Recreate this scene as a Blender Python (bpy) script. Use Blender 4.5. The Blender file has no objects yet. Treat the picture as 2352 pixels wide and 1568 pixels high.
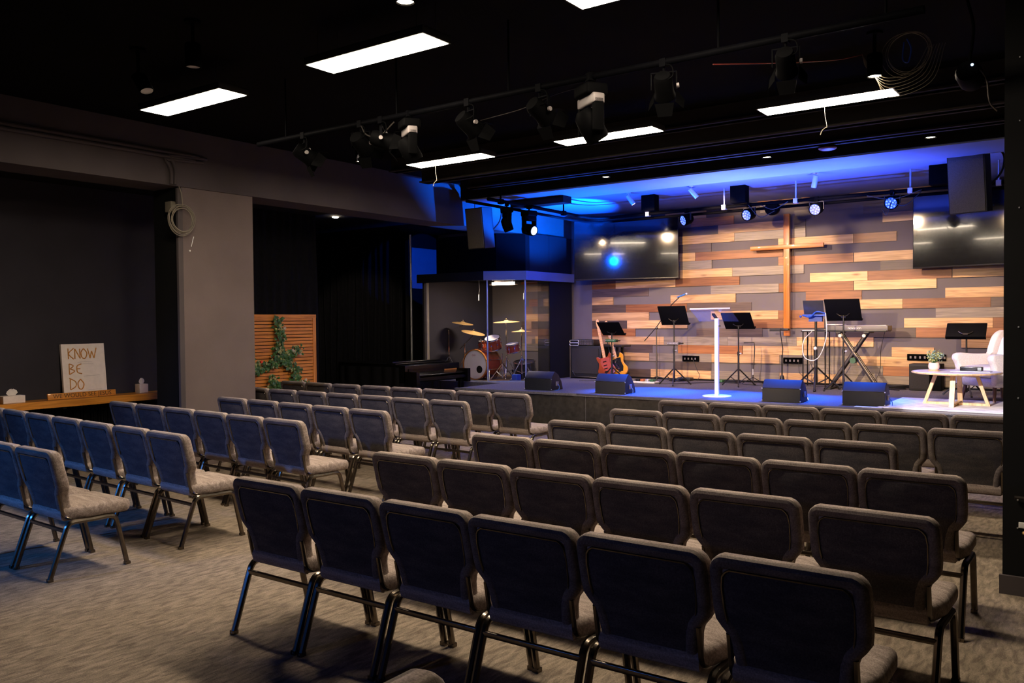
import bpy, bmesh, math, random
from mathutils import Matrix, Vector, Euler
random.seed(11)
S = bpy.context.scene
COL = S.collection
PI = math.pi

# ---------------------------------------------------------------- camera
cam_d = bpy.data.cameras.new('camera')
cam_d.sensor_width = 36.0
cam_d.lens = 1947.23 / 2352 * 36
cam_d.clip_start = 0.05
cam = bpy.data.objects.new('camera', cam_d)
COL.objects.link(cam)
_R = Vector((0.81190027, 0.58373011, -0.00878139))
_U = Vector((-0.00655585, 0.02415729, 0.99968667))
_F = Vector((-0.58375935, 0.81158831, -0.02344015))
cam.matrix_world = Matrix(((_R.x, _U.x, -_F.x, 0), (_R.y, _U.y, -_F.y, 0), (_R.z, _U.z, -_F.z, 1.69), (0, 0, 0, 1)))
S.camera = cam

# ---------------------------------------------------------------- exposure and world
S.view_settings.view_transform = 'Standard'
S.view_settings.look = 'None'
S.view_settings.gamma = 1
S.view_settings.use_curve_mapping = False
S.view_settings.exposure = 0.0
W = bpy.data.worlds.new('world'); S.world = W; W.use_nodes = True
W.node_tree.nodes['Background'].inputs[0].default_value = (0.25, 0.35, 0.6, 1)
W.node_tree.nodes['Background'].inputs[1].default_value = 0.0012

# ---------------------------------------------------------------- lamps of the room
PANEL_L = 80.0            # radiance of the ceiling light panels
WARM = (1.0, 0.80, 0.58)
BLUE = (0.0, 0.105, 1.0)

def aim(o, target):
    d = Vector(target) - o.location
    o.rotation_euler = d.to_track_quat('-Z', 'Y').to_euler()

def spot(loc, target, power, color, angle, blend=0.4, radius=0.04, name='spot_lamp', spec=1.):
    d = bpy.data.lights.new(name, 'SPOT')
    d.energy = power; d.color = color; d.spot_size = math.radians(angle); d.spot_blend = blend; d.specular_factor = spec
    d.shadow_soft_size = radius
    o = bpy.data.objects.new(name, d); COL.objects.link(o); o.location = loc; aim(o, target)
    return o

def area(loc, target, power, color, sx, sy, name='area_lamp'):
    d = bpy.data.lights.new(name, 'AREA')
    d.shape = 'RECTANGLE'; d.size = sx; d.size_y = sy; d.energy = power; d.color = color
    o = bpy.data.objects.new(name, d); COL.objects.link(o); o.location = loc; aim(o, target)
    return o

# warm wall washers of the stage (the silver cylinders and the pipe fixtures)
spot((-6.25, 11.9, 3.42), (-6.0, 14.4, 1.5), 270, (1, .70, .42), 95, .8)
spot((-5.12, 11.8, 3.45), (-4.75, 14.4, 2.7), 300, (1, .68, .42), 60, .7, .03)
spot((-3.52, 11.8, 3.42), (-3.0, 14.4, 1.4), 270, (1, .70, .42), 95, .8)
spot((-7.6, 12.0, 3.3), (-7.4, 14.4, 1.2), 150, (1, .68, .40), 80, .8)
spot((-1.9, 12.0, 3.3), (-1.6, 14.4, 1.4), 190, (1, .68, .40), 80, .8)
# front warm light from the mid-room pipe
spot((-4.14, 5.52, 2.98), (-4.6, 14.3, 1.15), 2600, (1, .70, .42), 34, .9)
spot((-3.47, 5.52, 2.98), (-7.2, 14.0, 1.05), 1900, (1, .70, .43), 28, .9)
spot((-1.75, 5.52, 3.0), (-2.6, 14.3, 1.05), 1500, (1, .70, .43), 26, .9)
# cool white special on the armchair corner
spot((-2.48, 5.55, 2.95), (-1.30, 11.95, 0.75), 2700, (.93, .86, 1.0), 17, .3, .03)
# blue stage wash: rear-pipe LED par cans, added bare lamps, side-pipe moving head
for _x, _p in ((-5.66, 3200), (-4.62, 2400), (-3.63, 2400), (-2.62, 1600)):
    spot((_x, 12.42, 3.16), (_x - .30, 11.75, .6), _p, BLUE, 42, .7, .05, 'par_lamp', .25)
spot((-6.6, 11.3, 2.35), (-6.6, 11.3, 4.2), 900, BLUE, 132, .8, .08, 'moving_head_lamp', .1)  # added uplights for the blue ceiling, no fixture here
spot((-4.5, 11.3, 2.35), (-4.5, 11.3, 4.2), 1100, (.10, .17, 1.0), 132, .8, .08, 'moving_head_lamp', .1)
spot((-3.0, 11.4, 2.35), (-3.0, 11.4, 4.2), 1000, (.05, .12, 1.0), 132, .8, .08, 'moving_head_lamp', .1)
spot((-6.9, 12.2, 2.7), (-8.88, 11.1, 4.1), 2900, BLUE, 52, .6, .03, 'moving_head_lamp', .2)  # bare lamps added to light the left beam blue
spot((-6.9, 12.2, 2.7), (-8.88, 13.1, 4.4), 3800, BLUE, 78, .5, .03, 'moving_head_lamp', .2)
spot((-7.2, 10.7, 3.0), (-8.75, 13.4, 2.4), 200, BLUE, 90, .8, .05, 'moving_head_lamp')
# added blue lamps, source unseen, behind the camera on the left, washing the chair backs
spot((-8.2, -2.2, 3.2), (-7.3, 3.3, .4), 1000, (.04, .26, 1.0), 50, .9, .12, 'rear_par_lamp', .45)
spot((-5.2, -3.6, 2.6), (-3.4, 2.6, .3), 150, (.05, .22, 1.0), 60, .9, .12, 'rear_par_lamp', .45)
# drum booth tube, alcove downlight, added lamp for the blue light patch
area((-9.35, 12.75, 2.36), (-9.6, 12.75, .6), 55, (1, .80, .62), .5, .05, 'booth_lamp')
spot((-11.6, 10.67, 3.5), (-13.4, 13.0, 1.6), 160, (1, .78, .6), 46, .5)
spot((-9.6, 12.9, 3.15), (-12.4, 13.9, 2.86), 260, BLUE, 30, .1, .01)

# ---------------------------------------------------------------- materials
MATS = {}
def new_mat(name):
    m = bpy.data.materials.new(name); m.use_nodes = True; MATS[name] = m
    nt = m.node_tree
    return m, nt, nt.nodes['Principled BSDF']

def mat(name, col, rough=.6, metal=0., var=.12, scale=9., spec=.5, bump=0., bscale=200., emit=None, es=0., coat=0.):
    m, nt, b = new_mat(name)
    b.inputs['Roughness'].default_value = rough
    b.inputs['Metallic'].default_value = metal
    b.inputs['Specular IOR Level'].default_value = spec
    b.inputs['Coat Weight'].default_value = coat
    tc = nt.nodes.new('ShaderNodeTexCoord')
    n = nt.nodes.new('ShaderNodeTexNoise'); n.inputs['Scale'].default_value = scale; n.inputs['Detail'].default_value = 5
    nt.links.new(tc.outputs['Object'], n.inputs['Vector'])
    r = nt.nodes.new('ShaderNodeValToRGB')
    r.color_ramp.elements[0].position = .3; r.color_ramp.elements[1].position = .7
    r.color_ramp.elements[0].color = (*[c * (1 - var) for c in col], 1)
    r.color_ramp.elements[1].color = (*[min(1, c * (1 + var)) for c in col], 1)
    nt.links.new(n.outputs['Fac'], r.inputs['Fac']); nt.links.new(r.outputs['Color'], b.inputs['Base Color'])
    if bump:
        n2 = nt.nodes.new('ShaderNodeTexNoise'); n2.inputs['Scale'].default_value = bscale; n2.inputs['Detail'].default_value = 3
        nt.links.new(tc.outputs['Object'], n2.inputs['Vector'])
        bp = nt.nodes.new('ShaderNodeBump'); bp.inputs['Strength'].default_value = bump; bp.inputs['Distance'].default_value = .004
        nt.links.new(n2.outputs['Fac'], bp.inputs['Height']); nt.links.new(bp.outputs['Normal'], b.inputs['Normal'])
    if emit:
        b.inputs['Emission Color'].default_value = (*emit, 1); b.inputs['Emission Strength'].default_value = es
    return m

def streaky(name, c0, c1, sc, rough=.9, bump=.3, detail=6, fine=None):
    """colour streaks: noise stretched by the per-axis scale sc (object space)"""
    m, nt, b = new_mat(name)
    b.inputs['Roughness'].default_value = rough
    b.inputs['Specular IOR Level'].default_value = .25
    tc = nt.nodes.new('ShaderNodeTexCoord'); mp = nt.nodes.new('ShaderNodeMapping')
    mp.inputs['Scale'].default_value = sc
    nt.links.new(tc.outputs['Object'], mp.inputs['Vector'])
    n = nt.nodes.new('ShaderNodeTexNoise'); n.inputs['Scale'].default_value = 1; n.inputs['Detail'].default_value = detail
    n.inputs['Distortion'].default_value = .6
    nt.links.new(mp.outputs['Vector'], n.inputs['Vector'])
    r = nt.nodes.new('ShaderNodeValToRGB')
    r.color_ramp.elements[0].position = .36; r.color_ramp.elements[1].position = .66
    r.color_ramp.elements[0].color = (*c0, 1); r.color_ramp.elements[1].color = (*c1, 1)
    nt.links.new(n.outputs['Fac'], r.inputs['Fac'])
    out = r.outputs['Color']
    if fine:
        n2 = nt.nodes.new('ShaderNodeTexNoise'); n2.inputs['Scale'].default_value = fine; n2.inputs['Detail'].default_value = 2
        nt.links.new(tc.outputs['Object'], n2.inputs['Vector'])
        mx = nt.nodes.new('ShaderNodeMix'); mx.data_type = 'RGBA'; mx.blend_type = 'OVERLAY'; mx.inputs['Factor'].default_value = .75
        nt.links.new(out, mx.inputs['A']); nt.links.new(n2.outputs['Fac'], mx.inputs['B']); out = mx.outputs['Result']
    nt.links.new(out, b.inputs['Base Color'])
    bp = nt.nodes.new('ShaderNodeBump'); bp.inputs['Strength'].default_value = bump; bp.inputs['Distance'].default_value = .004
    nt.links.new(n.outputs['Fac'], bp.inputs['Height']); nt.links.new(bp.outputs['Normal'], b.inputs['Normal'])
    return m

def wood(name, c0, c1, axis=0, rough=.45, knots=False, spread=.0, coat=0.):
    """wood grain running along one object axis; every board gets its own offset from the 'rnd' attribute"""
    m, nt, b = new_mat(name)
    b.inputs['Roughness'].default_value = rough; b.inputs['Coat Weight'].default_value = coat
    tc = nt.nodes.new('ShaderNodeTexCoord'); mp = nt.nodes.new('ShaderNodeMapping')
    sc = [26., 26., 26.]; sc[axis] = 1.5
    mp.inputs['Scale'].default_value = sc
    at = nt.nodes.new('ShaderNodeAttribute'); at.attribute_name = 'rnd'
    ad = nt.nodes.new('ShaderNodeVectorMath'); ad.operation = 'MULTIPLY_ADD'
    ad.inputs[1].default_value = (37, 19, 53)
    nt.links.new(at.outputs['Vector'], ad.inputs[0]); nt.links.new(tc.outputs['Object'], ad.inputs[2])
    nt.links.new(ad.outputs[0], mp.inputs['Vector'])
    n = nt.nodes.new('ShaderNodeTexNoise'); n.inputs['Scale'].default_value = 1; n.inputs['Detail'].default_value = 7
    n.inputs['Distortion'].default_value = 1.2
    nt.links.new(mp.outputs['Vector'], n.inputs['Vector'])
    r = nt.nodes.new('ShaderNodeValToRGB')
    r.color_ramp.elements[0].position = .3; r.color_ramp.elements[1].position = .62
    r.color_ramp.elements[0].color = (*c0, 1); r.color_ramp.elements[1].color = (*c1, 1)
    nt.links.new(n.outputs['Fac'], r.inputs['Fac'])
    out = r.outputs['Color']
    if knots:
        v = nt.nodes.new('ShaderNodeTexVoronoi'); v.inputs['Scale'].default_value = 1.
        m2 = nt.nodes.new('ShaderNodeMapping'); k = [5., 5., 5.]; k[axis] = 1.6
        m2.inputs['Scale'].default_value = k
        nt.links.new(ad.outputs[0], m2.inputs['Vector']); nt.links.new(m2.outputs['Vector'], v.inputs['Vector'])
        r2 = nt.nodes.new('ShaderNodeValToRGB')
        r2.color_ramp.elements[0].position = .03; r2.color_ramp.elements[1].position = .14
        r2.color_ramp.elements[0].color = (.32, .2, .12, 1); r2.color_ramp.elements[1].color = (1, 1, 1, 1)
        nt.links.new(v.outputs['Distance'], r2.inputs['Fac'])
        mx = nt.nodes.new('ShaderNodeMix'); mx.data_type = 'RGBA'; mx.blend_type = 'MULTIPLY'; mx.inputs['Factor'].default_value = .8
        nt.links.new(out, mx.inputs['A']); nt.links.new(r2.outputs['Color'], mx.inputs['B']); out = mx.outputs['Result']
    if spread:
        hs = nt.nodes.new('ShaderNodeHueSaturation')
        mr = nt.nodes.new('ShaderNodeMapRange'); mr.inputs['To Min'].default_value = 1 - spread; mr.inputs['To Max'].default_value = 1 + spread
        nt.links.new(at.outputs['Fac'], mr.inputs['Value']); nt.links.new(mr.outputs['Result'], hs.inputs['Value'])
        nt.links.new(out, hs.inputs['Color']); out = hs.outputs['Color']
    nt.links.new(out, b.inputs['Base Color'])
    bp = nt.nodes.new('ShaderNodeBump'); bp.inputs['Strength'].default_value = .15; bp.inputs['Distance'].default_value = .002
    nt.links.new(n.outputs['Fac'], bp.inputs['Height']); nt.links.new(bp.outputs['Normal'], b.inputs['Normal'])
    return m

def emis(name, col, strength):
    m, nt, b = new_mat(name)
    b.inputs['Base Color'].default_value = (.05, .05, .05, 1)
    b.inputs['Emission Color'].default_value = (*col, 1); b.inputs['Emission Strength'].default_value = strength
    return m

def glass(name, tint, refl=.5):
    m = bpy.data.materials.new(name); m.use_nodes = True; MATS[name] = m
    nt = m.node_tree; nt.nodes.clear()
    o = nt.nodes.new('ShaderNodeOutputMaterial'); t = nt.nodes.new('ShaderNodeBsdfTransparent')
    t.inputs['Color'].default_value = (*tint, 1)
    g = nt.nodes.new('ShaderNodeBsdfGlossy'); g.inputs['Roughness'].default_value = .03
    f = nt.nodes.new('ShaderNodeFresnel'); f.inputs['IOR'].default_value = 1.45
    mu = nt.nodes.new('ShaderNodeMath'); mu.operation = 'MULTIPLY'; mu.inputs[1].default_value = refl
    nt.links.new(f.outputs[0], mu.inputs[0])
    x = nt.nodes.new('ShaderNodeMixShader')
    nt.links.new(mu.outputs[0], x.inputs[0]); nt.links.new(t.outputs[0], x.inputs[1]); nt.links.new(g.outputs[0], x.inputs[2])
    nt.links.new(x.outputs[0], o.inputs['Surface'])
    return m

mat('black_paint', (.0045, .0045, .005), .85, var=.2, scale=3, spec=.2)
mat('ceiling_black', (.0035, .0033, .0034), .9, var=.25, scale=2, spec=.05)
mat('joist_brown', (.022, .018, .017), .8, var=.15, scale=3, spec=.2)
mat('wall_grey', (.150, .132, .136), .9, var=.06, scale=2, spec=.2, bump=.15, bscale=120)
mat('pillar_taupe', (.135, .104, .098), .9, var=.07, scale=2.2, spec=.2, bump=.2, bscale=90)
mat('beam_brown', (.072, .060, .062), .9, var=.12, scale=1.5, spec=.2, bump=.15, bscale=90)
mat('booth_wall', (.007, .007, .009), .9, var=.1, scale=2, spec=.2)
mat('alcove_dark', (.034, .031, .040), .9, var=.1, scale=2, spec=.2)
mat('soffit_paint', (.15, .17, .27), .75, var=.05, scale=3, spec=.3)  # blue of the stage light put into the base colour
mat('curtain_black', (.006, .006, .007), .9, var=.3, scale=20, spec=.08)
mat('stage_carpet', (.13, .12, .125), .95, var=.35, scale=60, spec=.1, bump=.4, bscale=400)
mat('stage_skirt', (.040, .034, .028), .95, var=.25, scale=14, spec=.15)
mat('metal_trim', (.55, .50, .45), .3, metal=1., var=.1)
streaky('carpet', (.135, .104, .076), (.27, .215, .160), (34.0, 9.0, 1), fine=150., bump=.5)
streaky('fabric_rear', (.042, .038, .042), (.070, .060, .060), (6, 20, 20), rough=.95, bump=.3, fine=160.)  # seat fabric darkened, shade of the rear panel put into the colour
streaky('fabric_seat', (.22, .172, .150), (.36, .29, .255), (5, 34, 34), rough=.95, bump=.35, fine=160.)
streaky('fabric_back', (.105, .085, .076), (.160, .130, .116), (6, 20, 20), rough=.95, bump=.3, fine=160.)  # same fabric again, darkened for the shaded rim of the back
mat('chair_metal', (.16, .135, .11), .26, metal=1., var=.15, scale=30)
mat('rubber_black', (.0018, .0018, .002), .95, var=.1, spec=.02)
mat('rubber', (.012, .012, .012), .7)
mat('panel_frame', (.012, .012, .012), .6)
emis('panel_light', (1.0, .83, .62), PANEL_L)
emis('can_light', (1.0, .80, .55), 60.)
emis('tube_light', (1.0, .78, .55), 35.)
emis('led_blue', (.14, .27, 1.0), 2.2)
emis('led_plate', (.0, .07, 1.0), .9)  # blue glow around the LEDs, given to the plate as emission
emis('led_white', (.40, .58, 1.0), 3.)
mat('fixture_black', (.0016, .0016, .0018), .6, var=.2, spec=.012)
mat('fixture_grey', (.16, .14, .14), .5, var=.1)
mat('silver', (.62, .62, .64), .35, metal=.6, var=.05)
mat('chrome', (.82, .82, .84), .12, metal=1., var=.03)
mat('lens_blue', (.05, .16, .42), .15, var=.1, coat=1.)
mat('pipe_black', (.0013, .0013, .0018), .6, var=.2, spec=.012)
mat('cable_black', (.012, .012, .012), .5)
mat('cable_grey', (.19, .165, .125), .55)
mat('cable_white', (.75, .75, .75), .5)
mat('speaker_grille', (.085, .075, .06), .7, var=.25, scale=120, bump=.5, bscale=500)
mat('amp_cloth', (.016, .014, .012), .8, var=.3, scale=60, bump=.4, bscale=400)
mat('speaker_body', (.006, .006, .0065), .6, var=.2, scale=50, bump=.3, bscale=300)
mat('tv_frame', (.01, .01, .01), .3)
mat('tv_screen', (.006, .006, .007), .10, var=.05, spec=.6, coat=.3)
mat('stand_black', (.010, .010, .011), .38, var=.2)
mat('stand_metal', (.075, .065, .06), .35, metal=.8, var=.2)
mat('desk_black', (.0025, .0025, .003), .6, spec=.06)
mat('white_gloss', (.80, .77, .76), .3, var=.03)
glass('acrylic', (.98, .99, .995), .18)
glass('booth_glass', (.92, .92, .92), .45)
mat('glass_edge', (.42, .44, .46), .2, var=.05)
wood('pine', (.40, .215, .085), (.70, .43, .20), 0, knots=True, spread=.16)
wood('brown_board', (.17, .060, .020), (.32, .125, .042), 0, spread=.25)
wood('grey_board', (.15, .122, .096), (.28, .228, .175), 0, spread=.2)
wood('dark_board', (.060, .040, .034), (.115, .078, .062), 0, spread=.25)
wood('cross_wood', (.30, .088, .008), (.54, .185, .022), 2, rough=.35, coat=.3)
wood('cross_wood_h', (.30, .088, .008), (.54, .185, .022), 0, rough=.35, coat=.3)
wood('shelf_wood', (.42, .15, .020), (.72, .29, .045), 1, rough=.35, coat=.2)
wood('cedar_y', (.44, .145, .018), (.74, .28, .045), 1, rough=.5)
wood('cedar_z', (.44, .145, .018), (.74, .28, .045), 2, rough=.5)
wood('oak', (.55, .33, .14), (.78, .52, .26), 2, rough=.4)
mat('table_white', (.74, .70, .76), .35, var=.03)
mat('canvas_white', (.90, .80, .75), .9, var=.04, scale=20)
mat('paint_ochre', (.62, .27, .05), .7, var=.25, scale=40)
mat('pencil', (.42, .36, .35), .8)
mat('ink_dark', (.10, .04, .012), .6)
mat('tissue_box', (.74, .64, .61), .7, var=.05, scale=30)
mat('tissue', (.74, .68, .66), .9)
mat('leaf_green', (.045, .13, .028), .5, var=.5, scale=14)
mat('leaf_pale', (.30, .30, .10), .5, var=.4, scale=14)
mat('leaf_silver', (.20, .30, .24), .55, var=.4, scale=30)
mat('petal_white', (.70, .62, .48), .6)
mat('petal_red', (.75, .06, .02), .5)
mat('upholstery', (.64, .56, .50), .95, var=.10, scale=60, spec=.2, bump=.35, bscale=350)
mat('cushion_white', (.80, .74, .72), .95, var=.05, scale=40)
mat('walnut', (.13, .06, .035), .4, var=.2)
mat('terracotta', (.72, .50, .40), .6, var=.06)
mat('rug_cream', (.74, .70, .66), .98, var=.25, scale=8, spec=.1, bump=.5, bscale=200)
mat('drum_red', (.30, .045, .018), .22, var=.2, scale=12, coat=1.)
mat('hoop_amber', (.50, .19, .035), .3, var=.1, coat=.6)
mat('drum_head', (.72, .68, .64), .6, var=.04)
mat('drum_black', (.012, .012, .013), .35)
mat('bronze', (.72, .46, .18), .38, metal=.55, var=.12, scale=40)
mat('piano_black', (.003, .003, .003), .22, spec=.3, var=.1)
mat('ivory', (.75, .70, .62), .35)
mat('piano_gold', (.50, .30, .08), .35, metal=.8)
mat('stool_blue', (.012, .03, .12), .6)
mat('guitar_red', (.30, .055, .018), .22, var=.35, scale=6, coat=1.)
mat('guitar_sun', (.72, .30, .02), .22, var=.3, scale=5, coat=1.)
mat('maple', (.66, .36, .15), .4, var=.08, scale=30)
mat('guard_red', (.36, .06, .04), .35)
mat('guard_black', (.012, .012, .014), .25)
mat('keys_grey', (.14, .13, .12), .45, var=.06)
mat('blue_tray', (.02, .07, .42), .4)
mat('green_pedal', (.03, .12, .05), .4)
mat('orange_pedal', (.42, .13, .04), .4)
mat('sign_white', (.75, .74, .72), .6)
mat('screen_grey', (.03, .03, .035), .25)
mat('oval_pink', (.18, .06, .07), .5)

# ---------------------------------------------------------------- mesh builder
class MB:
    def __init__(s, M=None):
        s.v = []; s.f = []; s.m = []; s.r = []; s.M = M or Matrix.Identity(4); s.mi = 0; s.rnd = 0.
    def add(s, vs, fs, mi=None):
        o = len(s.v); s.v += [tuple(s.M @ Vector(p)) for p in vs]
        for f in fs:
            s.f.append(tuple(o + i for i in f)); s.m.append(s.mi if mi is None else mi); s.r.append(s.rnd)
        return s
    def box(s, x0, y0, z0, x1, y1, z1, mi=None):
        return s.add([(x0, y0, z0), (x1, y0, z0), (x1, y1, z0), (x0, y1, z0), (x0, y0, z1), (x1, y0, z1), (x1, y1, z1), (x0, y1, z1)],
                     [(0, 3, 2, 1), (4, 5, 6, 7), (0, 1, 5, 4), (1, 2, 6, 5), (2, 3, 7, 6), (3, 0, 4, 7)], mi)
    def rbox(s, x0, y0, z0, x1, y1, z1, r=.01, mi=None, axis=2):
        """box with the edges rounded: a pillow over a rounded rectangle"""
        if axis == 2:
            return s.pillow(rrect(x0, y0, x1, y1, r), z0, z1, min(r, (z1 - z0) / 2 * .98), mi)
        k = {0: Matrix(((0, 0, 1, 0), (1, 0, 0, 0), (0, 1, 0, 0), (0, 0, 0, 1))), 1: Matrix(((1, 0, 0, 0), (0, 0, 1, 0), (0, 1, 0, 0), (0, 0, 0, 1)))}[axis]
        o = s.M; s.M = s.M @ k
        if axis == 0: s.pillow(rrect(y0, z0, y1, z1, r), x0, x1, min(r, (x1 - x0) / 2 * .98), mi)
        else: s.pillow(rrect(x0, z0, x1, z1, r), y0, y1, min(r, (y1 - y0) / 2 * .98), mi)
        s.M = o; return s
    def prism(s, pts, z0, z1, mi=None):
        n = len(pts)
        return s.add([(x, y, z0) for x, y in pts] + [(x, y, z1) for x, y in pts],
                     [tuple(range(n))[::-1], tuple(range(n, 2 * n))] + [(i, (i + 1) % n, n + (i + 1) % n, n + i) for i in range(n)], mi)
    def pillow(s, pts, z0, z1, r, mi=None, crown=0., k=3):
        n = len(pts); rings = []
        def inset(d):
            out = []
            for i in range(n):
                a = Vector(pts[i - 1]); b = Vector(pts[i]); c = Vector(pts[(i + 1) % n])
                t = (c - a); t = t.normalized() if t.length > 1e-9 else Vector((1, 0))
                out.append((b.x - t.y * d, b.y + t.x * d))
            return out
        ar = sum(pts[i - 1][0] * pts[i][1] - pts[i][0] * pts[i - 1][1] for i in range(n))
        if ar < 0: pts = pts[::-1]
        for j in range(k + 1):
            a = PI / 2 * j / k; rings.append((inset(r * (1 - math.sin(a))), z0 + r * (1 - math.cos(a))))
        for j in range(k + 1):
            a = PI / 2 * j / k; rings.append((inset(r * (1 - math.cos(a))), z1 - r * (1 - math.sin(a))))
        if crown:
            cx = sum(p[0] for p in pts) / n; cy = sum(p[1] for p in pts) / n
            last = rings[-1][0]
            for t, h in ((.85, .45), (.6, .8), (.3, .97)):
                rings.append(([(cx + (p[0] - cx) * t, cy + (p[1] - cy) * t) for p in last], z1 + crown * h))
        vs = [(x, y, z) for ring, z in rings for x, y in ring]
        fs = [(a * n + i, a * n + (i + 1) % n, (a + 1) * n + (i + 1) % n, (a + 1) * n + i) for a in range(len(rings) - 1) for i in range(n)]
        fs += [tuple(range(n))[::-1], tuple(range((len(rings) - 1) * n, len(rings) * n))]
        return s.add(vs, fs, mi)
    def tube(s, pts, r, n=8, mi=None, closed=False, flat=1.):
        pts = [Vector(p) for p in pts]; m = len(pts)
        rs = r if isinstance(r, (list, tuple)) else [r] * m
        vs = []; prev = None
        for i, p in enumerate(pts):
            a = pts[i - 1] if (i or closed) else p; b = pts[(i + 1) % m] if (i < m - 1 or closed) else p
            d = (b - a).normalized()
            if prev is None:
                u = d.cross(Vector((0, 0, 1)))
                if u.length < .05: u = d.cross(Vector((1, 0, 0)))
                u.normalize()
            else:
                u = (prev - d * prev.dot(d)); u = u.normalized() if u.length > 1e-6 else d.orthogonal().normalized()
            prev = u; w = d.cross(u)
            for k in range(n):
                t = 2 * PI * k / n; vs.append(p + u * (rs[i] * math.cos(t)) + w * (rs[i] * flat * math.sin(t)))
        fs = []
        for i in range(m if closed else m - 1):
            j = (i + 1) % m
            for k in range(n): fs.append((i * n + k, i * n + (k + 1) % n, j * n + (k + 1) % n, j * n + k))
        if not closed: fs += [tuple(range(n))[::-1], tuple(range((m - 1) * n, m * n))]
        return s.add(vs, fs, mi)
    def cyl(s, p0, p1, r, n=16, mi=None, r1=None):
        return s.tube([p0, p1], [r, r if r1 is None else r1], n, mi)
    def lathe(s, prof, c=(0, 0, 0), axis='z', n=24, mi=None):
        vs = []; m = len(prof)
        for r, h in prof:
            for k in range(n):
                t = 2 * PI * k / n; a, b = r * math.cos(t), r * math.sin(t)
                p = {'z': (a, b, h), 'y': (a, h, b), 'x': (h, a, b)}[axis]
                vs.append((c[0] + p[0], c[1] + p[1], c[2] + p[2]))
        fs = [(i * n + k, i * n + (k + 1) % n, (i + 1) * n + (k + 1) % n, (i + 1) * n + k) for i in range(m - 1) for k in range(n)]
        if prof[0][0] < .03: fs.append(tuple(range(n))[::-1])
        if prof[-1][0] < .03: fs.append(tuple(range((m - 1) * n, m * n)))
        return s.add(vs, fs, mi)
    def ball(s, c, r, n=12, mi=None, sq=(1, 1, 1)):
        vs = []; h = n // 2
        for i in range(h + 1):
            a = PI * i / h
            for k in range(n):
                t = 2 * PI * k / n
                vs.append((c[0] + r * sq[0] * math.sin(a) * math.cos(t), c[1] + r * sq[1] * math.sin(a) * math.sin(t), c[2] + r * sq[2] * math.cos(a)))
        return s.add(vs, [(i * n + k, i * n + (k + 1) % n, (i + 1) * n + (k + 1) % n, (i + 1) * n + k) for i in range(h) for k in range(n)], mi)
    def build(s, name, mats, parent=None, loc=None, smooth=True, angle=38):
        me = bpy.data.meshes.new(name)
        me.from_pydata(s.v, [], s.f)
        for x in (mats if isinstance(mats, (list, tuple)) else [mats]): me.materials.append(MATS[x])
        me.polygons.foreach_set('material_index', s.m)
        at = me.attributes.new('rnd', 'FLOAT', 'FACE'); at.data.foreach_set('value', s.r)
        bm = bmesh.new(); bm.from_mesh(me)
        bmesh.ops.remove_doubles(bm, verts=bm.verts, dist=1e-6)
        bmesh.ops.recalc_face_normals(bm, faces=bm.faces)
        bm.to_mesh(me); bm.free()
        if smooth:
            me.polygons.foreach_set('use_smooth', [True] * len(me.polygons))
            me.set_sharp_from_angle(angle=math.radians(angle))
        o = bpy.data.objects.new(name, me); COL.objects.link(o)
        if parent: o.parent = parent
        if loc: o.location = loc
        return o

def rrect(x0, y0, x1, y1, r, k=4):
    out = []
    for cx, cy, a0 in ((x1 - r, y1 - r, 0), (x0 + r, y1 - r, PI / 2), (x0 + r, y0 + r, PI), (x1 - r, y0 + r, 3 * PI / 2)):
        for i in range(k + 1):
            a = a0 + PI / 2 * i / k; out.append((cx + r * math.cos(a), cy + r * math.sin(a)))
    return out

def smooth_path(pts, k=6):
    """Catmull-Rom through the points"""
    P = [Vector(p) for p in pts]; P = [P[0] * 2 - P[1]] + P + [P[-1] * 2 - P[-2]]; out = []
    for i in range(1, len(P) - 2):
        for j in range(k):
            t = j / k
            out.append(.5 * ((2 * P[i]) + (P[i + 1] - P[i - 1]) * t + (2 * P[i - 1] - 5 * P[i] + 4 * P[i + 1] - P[i + 2]) * t * t + (3 * P[i] - P[i - 1] - 3 * P[i + 1] + P[i + 2]) * t ** 3))
    out.append(P[-2]); return out

def tag(o, label=None, cat=None, group=None, kind=None):
    if label: o['label'] = label
    if cat: o['category'] = cat
    if group: o['group'] = group
    if kind: o['kind'] = kind
    return o
def thing(name, label, cat, loc=(0, 0, 0), rz=0., group=None):
    o = bpy.data.objects.new(name, None); COL.objects.link(o)
    o.empty_display_size = .1
    o.location = loc; o.rotation_euler = (0, 0, rz)
    return tag(o, label, cat, group)
def copy_tree(o, parent=None):
    c = o.copy(); COL.objects.link(c); c.parent = parent
    for ch in list(o.children): copy_tree(ch, c)
    return c
def struct(mb, name, mats, **k):
    return tag(mb.build(name, mats, **k), kind='structure')
def text(body, size, mname, parent, M, extrude=.001, name='lettering'):
    cu = bpy.data.curves.new('type', 'FONT'); cu.body = body; cu.size = size; cu.extrude = extrude
    cu.align_x = 'CENTER'; cu.align_y = 'CENTER'; cu.materials.append(MATS[mname])
    tmp = bpy.data.objects.new('type', cu); COL.objects.link(tmp)
    me = bpy.data.meshes.new_from_object(tmp); bpy.data.objects.remove(tmp)
    o = bpy.data.objects.new(name, me); COL.objects.link(o); o.parent = parent; o.matrix_local = M
    return o
def ring(c, r, axis, n=28, sq=1., wob=0.):
    out = []
    for k in range(n):
        t = 2 * PI * k / n; rr = r * (1 + wob * math.sin(3 * t + r * 40)); a, b = rr * math.cos(t), rr * sq * math.sin(t)
        p = {'x': (0, a, b), 'y': (a, 0, b), 'z': (a, b, 0)}[axis]
        out.append((c[0] + p[0], c[1] + p[1], c[2] + p[2]))
    return out

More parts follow.
